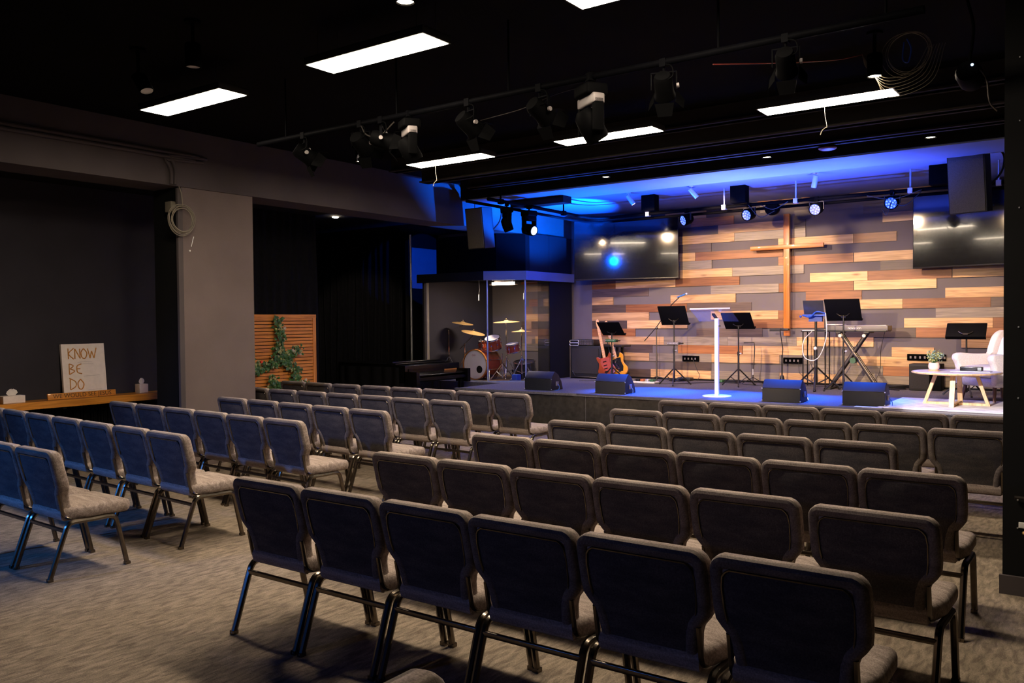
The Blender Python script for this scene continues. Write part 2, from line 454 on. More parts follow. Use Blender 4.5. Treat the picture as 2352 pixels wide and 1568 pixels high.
# ================================================================ THE SETTING
SZ = .60          # stage height
CZ = 3.95         # ceiling
struct(MB().box(-15.2, -4.2, -.1, 3.2, 15.2, 0), 'floor', 'carpet')
struct(MB().box(-15.2, -4.2, CZ, 3.2, 15.2, CZ + .1), 'ceiling', 'ceiling_black')
struct(MB().box(-12.35, 14.4, 0, 3.2, 14.5, CZ), 'wall_back', 'wall_grey')
struct(MB().box(-10.72, -4.2, 0, -10.6, 9.25, CZ), 'wall_left', 'alcove_dark')
struct(MB().box(-15.2, 9.13, 0, -10.72, 9.25, CZ), 'wall_alcove', 'black_paint')
struct(MB().box(-15.3, 9.25, 0, -15.2, 15.2, CZ), 'wall_alcove_end', 'black_paint')
struct(MB().box(-15.2, 15.1, 0, -12.45, 15.2, CZ), 'wall_alcove_back', 'black_paint')
struct(MB().box(-12.45, 13.42, 0, -12.35, 15.2, CZ), 'wall_behind_booth', 'black_paint')
struct(MB().box(3.1, -4.2, 0, 3.2, 14.5, CZ), 'wall_right', 'black_paint')
struct(MB().box(-10.72, -4.3, 0, 3.2, -4.2, CZ), 'wall_rear', 'black_paint')
# long downstand beam over the left aisle, its pillar and the aisle's lower ceiling
struct(MB().box(-9.4, -4.2, 3.29, -8.88, 14.4, CZ), 'beam_left', 'beam_brown')
struct(MB().box(-15.2, 9.25, 3.62, -9.4, 14.4, CZ).box(-10.6, -4.2, 3.42, -9.4, 9.25, CZ), 'ceiling_aisle', 'black_paint')
p = MB(); p.box(-9.4, 5.80, 0, -8.90, 6.80, 3.29); struct(p, 'pillar_left', 'pillar_taupe')
struct(MB().box(-9.42, 5.775, 0, -8.93, 5.798, 3.29), 'trim_1', 'black_paint')
# near right pillar with its skirting
struct(MB().box(-.585, 5.95, 0, .4, 6.5, CZ), 'pillar_right', 'black_paint')
struct(MB().box(-.60, 5.925, 0, .4, 5.95, .115), 'baseboard_pillar', 'beam_brown')
# stage
st = MB(); st.prism([(-8.95, 10.85), (3.1, 10.85), (3.1, 14.4), (-12.3, 14.4), (-12.3, 12.1), (-8.95, 12.1)], 0, SZ, 0)
struct(st, 'floor_stage', 'stage_carpet')
sk = MB()
pts = []
n = 260
for i in range(n + 1):
    x = -8.96 + 12.0 * i / n
    pts.append((x, 10.835 - .010 * math.sin(i * .9) - .006 * math.sin(i * 2.3)))
vs = [(x, y, z) for z in (0.0, SZ - .03) for x, y in pts]
sk.add(vs, [(i, i + 1, n + 2 + i, n + 1 + i) for i in range(n)])
struct(sk, 'trim_stage_skirt', 'stage_skirt')
struct(MB().box(-8.96, 10.815, SZ - .03, 3.1, 10.86, SZ + .006), 'trim_stage_edge', 'stage_carpet')
struct(MB().box(-6.6, 10.808, SZ - .012, 3.1, 10.818, SZ + .008), 'trim_stage_nosing', 'metal_trim')
struct(MB().box(-8.41, 14.34, SZ, 3.1, 14.4, SZ + .025), 'baseboard_stage', 'black_paint')
# lowered ceiling above the stage
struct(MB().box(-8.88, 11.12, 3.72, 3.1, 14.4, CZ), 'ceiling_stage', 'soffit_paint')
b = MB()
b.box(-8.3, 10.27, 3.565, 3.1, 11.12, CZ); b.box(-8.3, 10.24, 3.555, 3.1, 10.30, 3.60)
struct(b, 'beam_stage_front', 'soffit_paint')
struct(MB().box(-8.3, 10.215, 3.57, 3.1, 10.238, CZ), 'trim_beam_face', 'black_paint')  # black board added in place of shade on the beam front
for i, (y, z, x0) in enumerate(((8.58, 3.76, -8.2), (8.87, 3.62, -7.9), (9.66, 3.62, -7.7))):
    struct(MB().box(x0, y, z, 3.1, y + .09, CZ).box(x0, y - .05, z, 3.1, y + .14, z + .02), 'joist_%d' % (i + 1), 'joist_brown')
struct(MB().box(-7.72, 10.72, 3.46, -6.75, 10.95, CZ), 'beam_end_box', 'black_paint')
# wall return beside the booth
struct(MB().box(-9.0, 13.36, SZ, -8.73, 14.15, 3.29), 'wall_booth_return', 'booth_wall')
struct(MB().box(-9.05, 12.72, 2.60, -8.74, 13.36, 3.29), 'wall_booth_upper', 'booth_wall')
struct(MB().prism([(-10.62, 12.32), (-9.2, 12.32), (-8.83, 12.72), (-8.9, 12.78), (-9.25, 12.42), (-10.62, 12.42)], 2.60, 3.29), 'wall_booth_top', 'rubber_black')

# ---------------- wood cladding on the back wall
ROWS = "0D-8.41,-7.15;0P-7.15,-5.96;0G-5.96,-4.73;0P-4.73,-3.69;0G-3.69,-0.60;1D-8.41,-7.81;1D-6.67,-5.96;1G-4.22,-3.08;1B-3.08,-2.69;1D-2.35,-1.98;2P-7.95,-7.18;2G-7.18,-5.95;2P-5.95,-4.73;2G-4.73,-3.47;2P-3.47,-2.35;2G-2.31,-1.98;2P-1.98,-0.60;3D-7.81,-7.12;3B-6.60,-5.38;3P-5.37,-4.16;3P-2.95,-2.34;4P-8.41,-6.88;4G-6.88,-5.65;4G-5.65,-4.44;4P-4.44,-3.22;4P-1.97,-0.60;5B-8.41,-7.47;5D-6.24,-5.03;5D-3.81,-2.60;5B-2.60,-0.60;6D-8.41,-7.64;6P-7.64,-6.94;6P-6.94,-6.41;6B-5.69,-4.68;6B-4.68,-3.99;6P-2.77,-1.55;6B-1.55,-0.60;7P-8.41,-7.18;7P-5.96,-4.75;7B-4.75,-4.23;7G-2.32,-0.60;8D-8.41,-7.67;8B-7.67,-6.42;8D-6.42,-5.22;8P-3.97,-2.79;8B-2.79,-1.58;8D-1.58,-0.60;9P-8.41,-7.94;9P-6.74,-5.50;9B-4.29,-3.40;9P-2.19,-0.60;10D-8.41,-7.19;10G-5.96,-4.74;10B-4.74,-3.53;10P-3.52,-2.31;11B-8.41,-7.88;11P-7.88,-6.64;11B-6.64,-5.43;11P-4.22,-3.31;11B-3.31,-2.10;11P-2.09,-0.60;12D-8.41,-7.46;12P-7.06,-5.56;12G-5.56,-4.32;12D-3.12,-2.08;12B-2.08,-0.60;13P-8.41,-7.29;13G-6.72,-5.94;13B-4.75,-3.53;13P-3.52,-2.44;14D-8.41,-6.89;14P-6.89,-6.25;14B-6.25,-4.67;14D-4.67,-4.49;15D-7.05,-5.95;15P-4.75,-3.53;15B-3.53,-2.88;16P-7.17,-5.52;16G-5.52,-4.29;17D-7.17,-5.82;17P-5.82,-4.65;17D-4.48,-4.29;17P-3.09,-2.32;18B-6.34,-5.53;18D-4.48,-4.15;18D-3.38,-2.32;19P-6.84,-6.04;19D-6.04,-5.30;19G-5.06,-4.82;20B-5.11,-4.49;20B-4.36,-4.22;20P-3.59,-2.37;21D-6.33,-4.82;21B-4.58,-3.60;"
PL = {'P': 0, 'B': 1, 'G': 2, 'D': 3}
cl = MB()
for q in ROWS.split(';'):
    if not q: continue
    for c in 'PBGD':
        if c in q:
            n_, rest = q.split(c); break
    x0, x1 = map(float, rest.split(','))
    z = .627 + .152 * int(n_)
    cl.mi = PL[c]; cl.rnd = random.random()
    t = {'P': .024, 'B': .018, 'G': .022, 'D': .014}[c] + random.uniform(-.002, .002)
    cl.box(x0 + .0015, 14.398 - t, z + .0015, x1 - .0015, 14.398, z + .1505)
for n_, c, x0, x1 in ((12, 'B', -10.1, -8.95), (9, 'B', -9.9, -9.2), (8, 'P', -9.35, -8.9), (7, 'P', -10.0, -8.9), (4, 'P', -9.75, -8.9), (3, 'G', -10.1, -9.0), (1, 'P', -9.3, -8.9), (6, 'D', -10.1, -9.2)):
    z = .627 + .152 * n_; cl.mi = PL[c]; cl.rnd = random.random()
    cl.box(x0, 14.378, z + .0015, x1, 14.398, z + .1505)
tag(cl.build('wall_cladding', ['pine', 'brown_board', 'grey_board', 'dark_board'], smooth=False),
    'patchwork of pale, brown and grey timber boards fixed across the back wall of the stage', 'wall cladding')

# ---------------- cross
t = thing('wooden_cross', 'tall orange-brown wooden cross hung on the timber stage wall', 'cross', (-4.56, 14.22, 1.41))
MB().rbox(-.05, 0, 0, .05, .055, 2.04, .004).build('upright', 'cross_wood', t)
MB().rbox(-.62, -.006, 1.455, .605, .05, 1.525, .004).build('crossbar', 'cross_wood_h', t)
MB().box(-.02, .055, 1.0, .02, .145, 1.06).box(-.02, .055, .3, .02, .145, .36).build('bracket', 'stand_black', t)

# ---------------- televisions
def tv(x, y, zc, yaw, label):
    t = thing('television', label, 'television', (x, y, zc), yaw, 'wall mounted televisions on the stage')
    w, h = .965, .55
    MB().rbox(-w, -.03, -h, w, .03, h, .01, axis=1).build('casing', 'tv_frame', t)
    MB().box(-w + .012, -.034, -h + .022, w - .012, -.029, h - .012).build('screen', 'tv_screen', t)
    MB().box(-.22, .028, -.2, .22, .07, .2).box(-.05, .06, -.1, .05, .47 if yaw > 0 else .27, .1).build('wall_bracket', 'stand_black', t)
    return t
tv(-7.40, 13.88, 2.995, math.radians(18), 'large black television left of the cross, angled towards the seats')
tv(-1.64, 14.06, 2.995, math.radians(-6), 'large black television right of the cross, half hidden by the near black pillar')

# ---------------- outlets on the cladding
for x, z, l in ((-6.34, .99, 'small black socket plate on the cladding behind the second music stand'), (-4.50, .99, 'small black socket plate on the cladding below the foot of the cross'),
             (-2.56, 1.08, 'long black socket plate on the cladding above the floor speaker'), (-2.27, 1.08, 'short dark green socket plate beside the longer one above the floor speaker')):
    t = thing('socket_plate', l, 'socket', (x, 14.345, z), 0, 'socket plates on the cladding')
    w = .16 if x < -2.4 else .10
    MB().rbox(-w, 0, -.05, w, .03, .05, .006, axis=1).build('plate', 'fixture_black', t)
    m = MB()
    for k in range(4): m.box(-w + .04 + k * (w * .42), -.004, -.018, -w + .065 + k * (w * .42), .002, .018)
    m.build('socket', 'fixture_grey', t)

# ================================================================ CHAIRS
def lean(z): return (.86 - z) * .24
def make_chair():
    t = thing('banquet_chair', '', 'chair')
    # seat
    o = []
    hw = lambda y: .205 + (.262 - .205) * min(1, max(0, (y - .09) / .2)) ** .7
    right = [(hw(y), y) for y in (.10, .13, .17, .22, .29, .38, .47, .52)] + [(.262 - .045 * (1 - math.cos(a)), .525 + .045 * math.sin(a)) for a in (.5, 1.0, 1.35)]
    pts = right + [(-x, y) for x, y in right[::-1]]
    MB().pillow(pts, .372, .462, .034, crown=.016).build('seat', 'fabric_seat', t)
    # backrest
    wv = [(.425, .205), (.47, .208), (.52, .214), (.555, .226), (.585, .250), (.61, .266), (.66, .271), (.74, .272), (.79, .272)]
    right = [(w, v) for v, w in wv] + [(.272 - .062 * (1 - math.cos(a)), .798 + .062 * math.sin(a)) for a in (.3, .65, 1.0, 1.35)]
    pts = right + [(-x, v) for x, v in right[::-1]]
    K = Matrix(((1, 0, 0, 0), (0, -.24, 1, .86 * .24), (0, 1, 0, 0), (0, 0, 0, 1)))
    bm_ = MB(K).pillow(pts, .014, .084, .022, mi=1, crown=.008)
    ins = []
    for i in range(len(pts)):
        a = Vector(pts[i - 1]); b = Vector(pts[i]); c = Vector(pts[(i + 1) % len(pts)])
        tt = (c - a).normalized(); ins.append((b.x - tt.y * .027, b.y + tt.x * .027))
    ins[0] = (pts[0][0] - .027, pts[0][1] + .02); ins[-1] = (-ins[0][0], ins[0][1])
    bm_.tube([(x, v, .024) for x, v in ins], .0262, 10)
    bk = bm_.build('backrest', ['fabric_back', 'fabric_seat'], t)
    wv = [(.408, .202), (.50, .190), (.56, .200), (.60, .216), (.66, .224), (.74, .226)]
    right = [(w, v) for v, w in wv] + [(.224 - .05 * (1 - math.cos(a)), .762 + .05 * math.sin(a)) for a in (.4, .8, 1.2)]
    pts = right + [(-x, v) for x, v in right[::-1]]
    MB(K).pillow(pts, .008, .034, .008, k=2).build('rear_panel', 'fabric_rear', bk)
    pp = [K @ Vector((x, v, .006)) for x, v in pts]
    MB().tube(pp[1:-1], .0045, 5).build('welting', 'chair_metal', bk)
    # frame
    for sx in (-1, 1):
        x = .252 * sx
        MB().tube(smooth_path([(x, .0, .004), (x, .062, .18), (x, .108, .31), (x, .128, .35), (x, .165, .368), (x, .285, .366)], 4), .0175, 8).box(x - .017, -.014, 0, x + .017, .019, .02).build('leg', 'chair_metal', t)
        MB().tube(smooth_path([(x, .530, .004), (x, .492, .18), (x, .462, .31), (x, .444, .348), (x, .408, .366), (x, .285, .366)], 4), .0175, 8).box(x - .017, .511, 0, x + .017, .547, .02).build('leg', 'chair_metal', t)
    for sx in (-1, 1):
        x = .218 * sx; f = MB()
        f.tube(smooth_path([(x, lean(.56) + .012, .56), (x, lean(.47) + .008, .47), (x, lean(.43) + .008, .425), (x, .135, .398), (x, .20, .385), (x, .42, .380)], 4), .0115, 6)
        f.cyl((x, .30, .38), (.252 * sx, .30, .366), .009, 6)
        f.build('back_frame', 'chair_metal', t)
    MB().rbox(-.25, .096, .305, .25, .114, .330, .004).build('stretcher', 'chair_metal', t)
    return t
CH = make_chair()
used = [False]
ORD = ['', 'second', 'third', 'fourth', 'fifth', 'sixth', 'seventh', 'eighth']
def place(x, y, rz, label, group):
    o = CH if not used[0] else copy_tree(CH)
    used[0] = True
    o.location = (x, y, 0); o.rotation_euler = (0, 0, rz)
    tag(o, label, 'chair', group)
RN = ['nearest', 'second', 'third', 'fourth', 'fifth', 'front']
for r, (y, n) in enumerate(((2.83, 6), (3.885, 6), (4.925, 6), (5.965, 5), (7.02, 6), (8.06, 6))):
    for i in range(n):
        x = -3.67 + .549 * i; yy = y; rz = 0
        if r == 1 and i == 5: x += .045; yy -= .05; rz = -.015
        x += random.uniform(-.004, .004); yy += random.uniform(-.008, .008) ; rz += random.uniform(-.008, .008)
        if i == 0: pos = 'aisle end chair of the %s right-hand row' % RN[r]
        elif i == n - 1: pos = 'chair at the pillar end of the %s right-hand row' % RN[r]
        else: pos = '%s chair from the aisle in the %s right-hand row' % (ORD[i], RN[r])
        place(x, yy, rz, 'grey-brown padded ' + pos, 'banquet chairs right of the centre aisle')
LR = ((-5.70, .555, 2.71, .02, 2), (-5.70, .578, 3.69, .035, 7), (-5.64, .567, 4.76, .03, 6), (-5.58, .575, 5.73, .035, 5), (-5.53, .562, 6.85, .02, 7), (-5.48, .562, 7.92, .014, 8))
for r, (xr, pitch, y, sl, n) in enumerate(LR):
    for i in range(n):
        x = xr - pitch * (i + .5); yy = y + sl * (i + .3); rz = -sl / pitch + random.uniform(-.01, .01)
        yy += random.uniform(-.008, .008)
        if i == 0: pos = 'aisle end chair of the %s left-hand row' % RN[r]
        elif i == n - 1: pos = 'outermost chair of the %s left-hand row' % RN[r]
        else: pos = '%s chair from the aisle in the %s left-hand row' % (ORD[i], RN[r])
        place(x, yy, rz, 'grey-brown padded ' + pos, 'banquet chairs left of the centre aisle')
place(-1.40, 1.28, -PI / 2, 'padded chair turned sideways, only its rounded top corner showing at the bottom edge', 'stray chair behind the rows')

# ================================================================ LEFT SIDE
t = thing('wall_shelf', 'long live-edge orange timber shelf along the dark left wall', 'shelf', (-10.6, 0, 0))
edge = []
for i in range(40):
    y = 2.6 + (6.5 - 2.6) * i / 39
    edge.append((.34 + .025 * math.sin(y * 2.1) + .012 * math.sin(y * 6.3) - (.07 * max(0, y - 6.0) / .5), y))
MB().prism([(0, 2.6)] + edge + [(0, 6.5)], .715, .80).build('board', 'shelf_wood', t)
m = MB()
for y in (2.9, 4.0, 5.1, 6.2): m.box(0, y, .50, .03, y + .04, .715).box(0, y, .685, .28, y + .04, .715)
m.build('bracket', 'stand_black', t)
m = MB()
for k in range(60):
    y = 4.6 + k * .032
    m.box(.02, y, .0, .05 + .012 * math.sin(k * 1.7), y + .022, .70)
tag(m.build('black_drape', 'curtain_black', loc=(-10.6, 0, 0)), 'black gathered drape hanging below the timber shelf', 'drape')

t = thing('painted_canvas', 'white canvas lettered KNOW BE DO leaning on the shelf against the wall', 'canvas', (-10.50, 5.47, .802))
Rc = Matrix.Rotation(math.radians(-6), 4, 'Y')
MB(Rc).box(-.02, -.27, 0, .018, .27, .66).build('stretched_canvas', 'canvas_white', t)
def strokes(lines, y0, z0, s_, r, mname, nm):
    m = MB(Rc)
    for ln in lines:
        P = [(.021, y0 + a * s_, z0 + b * s_) for a, b in ln]
        m.tube(smooth_path(P, 4) if len(P) > 2 else P, r, 5)
    m.build(nm, mname, t)
K_ = [[(0, 0), (.02, 1)], [(.55, 1), (.05, .5), (.5, -.02)]]
N_ = [[(.0, 0), (.03, .95)], [(.03, .95), (.5, .02)], [(.5, .02), (.5, .95)]]
O_ = [[(.28, .95), (.02, .6), (.1, .1), (.4, .03), (.58, .5), (.3, .95)]]
W_ = [[(0, .95), (.2, 0)], [(.2, 0), (.38, .7)], [(.38, .7), (.58, 0)], [(.58, 0), (.85, 1)]]
B_ = [[(0, 0), (.03, 1)], [(.03, 1), (.4, .8), (.08, .52)], [(.08, .52), (.5, .3), (.0, 0)]]
E_ = [[(.5, .95), (.12, .8), (.05, .5), (.12, .15), (.5, .02)], [(.05, .5), (.36, .5)]]
D_ = [[(0, 0), (.03, 1)], [(-.05, 1.1), (.5, .75), (.5, .3), (0, 0)]]
off = lambda L, d: [[(a + d, b) for a, b in l] for l in L]
strokes(off(K_, 0) + off(N_, .62) + off(O_, 1.22) + off(W_, 1.88), -.19, .475, .13, .0065, 'paint_ochre', 'word_know')
strokes(off(B_, 0) + off(E_, .68), -.19, .285, .13, .0065, 'paint_ochre', 'word_be')
strokes(off(D_, 0) + off(O_, .72), -.19, .095, .13, .0065, 'paint_ochre', 'word_do')
strokes([[(0, 0), (.6, .03), (1.4, -.02)], [(.1, -.2), (.8, -.16), (1.5, -.2)]], -.08, .43, .13, .0014, 'pencil', 'fine_script')
strokes([[(0, 0), (.7, .02), (1.6, .05)]], -.02, .255, .13, .0014, 'pencil', 'fine_script')
strokes([[(0, 0), (.6, .03), (1.3, 0)]], .03, .08, .13, .0014, 'pencil', 'fine_script')

t = thing('wooden_plaque', 'narrow wooden plaque reading WE WOULD SEE JESUS in front of the white canvas', 'plaque', (-10.36, 5.36, .802), 0)
Rp = Matrix.Rotation(math.radians(-8), 4, 'Y')
MB(Rp).rbox(-.012, -.42, 0, .012, .42, .075, .004, axis=0).build('board', 'shelf_wood', t)
Mt = Rp @ Matrix(((0, 0, 1, .0125), (1, 0, 0, 0), (0, 1, 0, .037), (0, 0, 0, 1)))
text('WE WOULD SEE JESUS', .072, 'ink_dark', t, Mt, .001)

def tissue_box(x, y, w, h, label, rz=0):
    t = thing('tissue_box', label, 'tissue box', (x, y, .802), rz, 'tissue boxes on the shelf')
    MB().rbox(-w[0], -w[1], 0, w[0], w[1], h, .004).build('box', 'tissue_box', t)
    m = MB(); hh = .075
    P = []
    for k in range(12):
        a = 2 * PI * k / 12; P.append((math.cos(a), math.sin(a)))
    vs = []
    for j, (rr, z) in enumerate(((.018, h - .002), (.032, h + .03), (.026, h + .052), (.010, h + hh))):
        for k, (a, b) in enumerate(P):
            q = rr * (1 + .28 * math.sin(k * 2.1 + j)); vs.append((a * q * .5, b * q * (1.6 if w[1] > .1 else 1), z + .006 * math.sin(k * 1.9 + j)))
    m.add(vs, [(j * 12 + k, j * 12 + (k + 1) % 12, (j + 1) * 12 + (k + 1) % 12, (j + 1) * 12 + k) for j in range(3) for k in range(12)] + [tuple(range(36, 48))])
    m.build('tissue', 'tissue', t)
tissue_box(-10.40, 4.56, (.06, .12), .085, 'long pinkish tissue box at the left end of the timber shelf')
tissue_box(-10.44, 6.18, (.055, .06), .115, 'square tissue box with a raised tissue by the pillar end of the shelf')

# conduits on beam and pillar
m = MB()
for dz, dy in ((0, 0), (-.05, .05)):
    m.tube(smooth_path([(-8.855, -3, 3.66 + dz), (-8.855, 5.45 - dy, 3.66 + dz), (-8.855, 5.62 - dy, 3.62 + dz), (-8.855, 5.70 - dy, 3.50 + dz), (-8.855, 5.70 - dy, 3.30)], 5), .020, 8)
tag(m.build('conduit', 'beam_brown'), 'pair of brown pipes along the left beam bending down at the pillar', 'pipe')
tag(MB().rbox(-8.915, 5.735, .0, -8.868, 5.80, 3.27, .008).build('cable_trunking', 'beam_brown'), 'brown vertical cable trunking down the near edge of the left pillar', 'trunking')
t = thing('cable_coil', 'grey coiled cable hanging at the top of the left pillar', 'cable coil', (-8.83, 5.76, 2.90))
m = MB()
for k in range(7): m.tube(ring((.01 * (k % 3), random.uniform(-.012, .012), random.uniform(-.01, .01)), .125 + .008 * k, 'x', 30, 1.05, .02), .005, 5, closed=True)
m.build('loops', 'cable_grey', t)
MB().tube([(-.02, 0, .14), (.02, .0, .16), (.03, -.02, .3), (0, -.03, .38)], .006, 5).build('hook', 'cable_grey', t)
t = thing('wall_box', 'small pale junction box beside the coil on the left pillar', 'junction box', (-9.0, 5.72, 3.06))
MB().rbox(-.07, -.02, -.06, .05, .055, .06, .006).build('casing', 'cable_grey', t)
MB().tube([(0, -.015, -.06), (.01, -.02, -.12), (.03, -.02, -.2)], .004, 5).build('lead', 'cable_white', t)
m = MB().tube(smooth_path([(-8.86, 5.93, 2.72), (-8.855, 5.91, 2.66), (-8.85, 5.89, 2.60)], 4), .004, 5).ball((-8.85, 5.87, 2.55), .011)
tag(m.build('pull_cord', 'cable_white'), 'short white pull cord below the coil on the left pillar', 'cord')

# trellis with climbing plants
t = thing('slatted_screen', 'cedar slatted screen panel against the wall behind the left pillar', 'screen', (-10.53, 8.35, 0))
for y in (.79, -.85): MB().box(0, y, 0, .045, y + .06, 1.83).build('post', 'cedar_z', t)
MB().box(0, -.85, 1.775, .05, .85, 1.83).box(0, -.85, 0, .05, .85, .05).build('rail', 'cedar_y', t)
m = MB()
for k in range(33): m.rnd = random.random(); m.box(.015, -.79, .07 + k * .052, .035, .79, .112 + k * .052)
m.build('slats', 'cedar_y', t)
MB().box(.002, -.42, .05, .014, -.36, 1.8).box(.002, .14, .05, .014, .2, 1.8).build('batten', 'cedar_z', t)
t = thing('climbing_plant', 'trailing ivy with pale flowers climbing over the cedar slatted screen', 'plant', (-10.48, 8.35, 0))
lf = MB(); rl = random.Random(4)
def leaf(mb, p, s_, mi):
    a = rl.uniform(0, 2 * PI); tilt = rl.uniform(-.7, .7)
    R = Matrix.Translation(p) @ Matrix.Rotation(a, 4, 'X') @ Matrix.Rotation(tilt, 4, 'Z')
    o = mb.M; mb.M = mb.M @ R
    mb.add([(0, 0, 0), (.01, s_ * .5, s_ * .35), (.0, s_, 0), (.01, s_ * .5, -s_ * .35), (.016, s_ * .45, 0)], [(0, 1, 4), (1, 2, 4), (2, 3, 4), (3, 0, 4)], mi)
    mb.M = o
paths = [[(-.55, 1.55), (-.5, 1.3), (-.42, 1.1), (-.35, 1.02)], [(-.62, 1.0), (-.3, 1.02), (0, 1.12), (.2, 1.15), (.45, 1.3)], [(.05, 1.75), (.1, 1.5), (.08, 1.25), (.2, 1.1), (.42, .95), (.35, .75)],
         [(.6, .72), (.4, .72), (.1, .7), (-.1, .85)], [(.2, .6), (0, .5), (-.3, .35), (-.6, .3)], [(-.2, .35), (-.02, .55), (.0, .75)], [(.45, .6), (.5, .3), (.4, .15)], [(-.75, 1.35), (-.6, 1.1), (-.72, .9)]]
st_ = MB()
for P in paths:
    sp = smooth_path([(.02, a, b) for a, b in P], 8)
    st_.tube(sp, .004, 4)
    for q in sp:
        for _ in range(9):
            leaf(lf, (q.x + rl.uniform(0, .05), q.y + rl.uniform(-.07, .07), q.z + rl.uniform(-.06, .06)), rl.uniform(.045, .085), 0 if rl.random() < .8 else 1)
lf.build('leaves', ['leaf_green', 'leaf_pale'], t, smooth=False); st_.build('stem', 'leaf_green', t)
m = MB()
for a, b in ((.32, 1.28), (.36, 1.25), (.48, 1.22), (.02, 1.70), (.08, 1.66), (.18, 1.62), (.5, .78), (.58, .80)):
    for k in range(5):
        c = 2 * PI * k / 5; m.ball((.05, a + .016 * math.cos(c), b + .016 * math.sin(c)), .012, 6)
m.build('white_flower', 'petal_white', t)
MB().ball((.06, -.27, 1.12), .024, 10).build('red_flower', 'petal_red', t)

# stage-side curtain, pole, added panel for the blue light patch
def curtain(name, label, a, b_, z0, z1, amp, waves, matn='curtain_black'):
    m = MB(); n = waves * 8; a = Vector((*a, 0)); b_ = Vector((*b_, 0)); d = (b_ - a).normalized(); nn = Vector((-d.y, d.x, 0))
    rows = 6; vs = []
    for j in range(rows + 1):
        z = z0 + (z1 - z0) * j / rows
        for i in range(n + 1):
            u = i / n; p = a.lerp(b_, u)
            q = p + nn * (amp * math.sin(u * waves * 2 * PI + .3 * math.sin(u * 17)) * (1 - .25 * j / rows)) + d * .02 * math.sin(j + u * 30)
            vs.append((q.x, q.y, z))
    m.add(vs, [(j * (n + 1) + i, j * (n + 1) + i + 1, (j + 1) * (n + 1) + i + 1, (j + 1) * (n + 1) + i) for j in range(rows) for i in range(n)])
    return tag(m.build(name, matn), label, 'curtain')
curtain('stage_curtain', 'floor-length black curtain in folds between the cedar screen and the drum booth', (-14.9, 12.7), (-12.75, 13.65), 0, 3.6, .07, 16)
curtain('wall_curtain', 'black curtain covering the wall above and behind the cedar slatted screen', (-10.56, 6.95), (-10.56, 9.3), 0, 3.42, .02, 14)
tag(MB().cyl((-11.40, 12.45, 0), (-11.40, 12.45, 3.42), .022, 10).build('curtain_pole', 'silver'), 'slim upright metal pole between the black curtain and the drum booth', 'pole')
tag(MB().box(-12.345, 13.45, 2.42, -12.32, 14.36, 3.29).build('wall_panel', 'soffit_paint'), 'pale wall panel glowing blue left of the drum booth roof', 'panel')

# ================================================================ DRUM BOOTH
t = thing('drum_booth', 'glass fronted drum booth with a dark chamfered fascia at the left of the stage', 'drum booth', (0, 0, 0))
P0, P1, P2, P3 = (-10.77, 12.2), (-9.32, 12.2), (-8.73, 12.56), (-8.73, 13.36)
def wallseg(m, a, b_, z0, z1, th=.012, mi=None):
    d = (Vector(b_) - Vector(a)).normalized(); nn = Vector((-d.y, d.x)) * th
    m.prism([a, b_, (b_[0] + nn.x, b_[1] + nn.y), (a[0] + nn.x, a[1] + nn.y)], z0, z1, mi)
for a, b_ in ((P0, P1), (P1, P2), (P2, P3)):
    m = MB(); wallseg(m, a, b_, SZ + .01, 2.44); m.build('glass_panel', 'booth_glass', t, smooth=False)
for x, y in (P1, P2): MB().box(x - .009, y - .009, SZ, x + .009, y + .009, 2.44).build('glass_joint', 'glass_edge', t)
m = MB()
for a, b_ in ((P0, P1), (P1, P2), (P2, P3)): wallseg(m, a, b_, SZ, SZ + .022, .03)
m.build('sill', 'glass_edge', t)
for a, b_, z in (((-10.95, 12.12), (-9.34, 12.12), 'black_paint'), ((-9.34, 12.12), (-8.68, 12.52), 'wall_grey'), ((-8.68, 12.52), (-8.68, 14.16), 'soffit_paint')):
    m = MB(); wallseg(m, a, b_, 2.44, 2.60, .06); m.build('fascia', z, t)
MB().prism([(-10.94, 12.17), (-9.35, 12.17), (-8.72, 12.56), (-8.72, 14.15), (-10.94, 14.39)], 2.50, 2.59).build('roof', 'black_paint', t)
MB().box(-10.82, 12.18, 0, -10.76, 12.25, 2.44).build('frame_post', 'cable_grey', t)
MB().box(-10.93, 12.26, 0, -10.85, 14.39, 2.5).build('side_wall', 'alcove_dark', t)
t = thing('tube_light', 'short bright tube light hanging inside the top of the drum booth', 'light', (-9.35, 12.75, 2.40))
MB().cyl((-.22, -.06, 0), (.22, .06, 0), .026, 12).build('tube', 'tube_light', t)
MB().cyl((-.27, -.074, 0), (-.22, -.06, 0), .03, 10).cyl((.22, .06, 0), (.27, .074, 0), .03, 10).box(-.2, -.02, .03, .2, .02, .05).build('holder', 'fixture_grey', t)
for x, y, l in ((-10.05, 12.9, 'thin microphone hanging on a cable above the left cymbals'), (-9.02, 12.95, 'pencil microphone hanging by the right glass joint of the booth')):
    m = MB().tube([(x, y, 2.5), (x + .01, y, 2.3), (x - .01, y, 2.2)], .004, 5).cyl((x - .01, y, 2.22), (x - .012, y, 2.10), .012, 8)
    tag(m.build('hanging_microphone', 'silver'), l, 'microphone', 'microphones hanging in the drum booth')

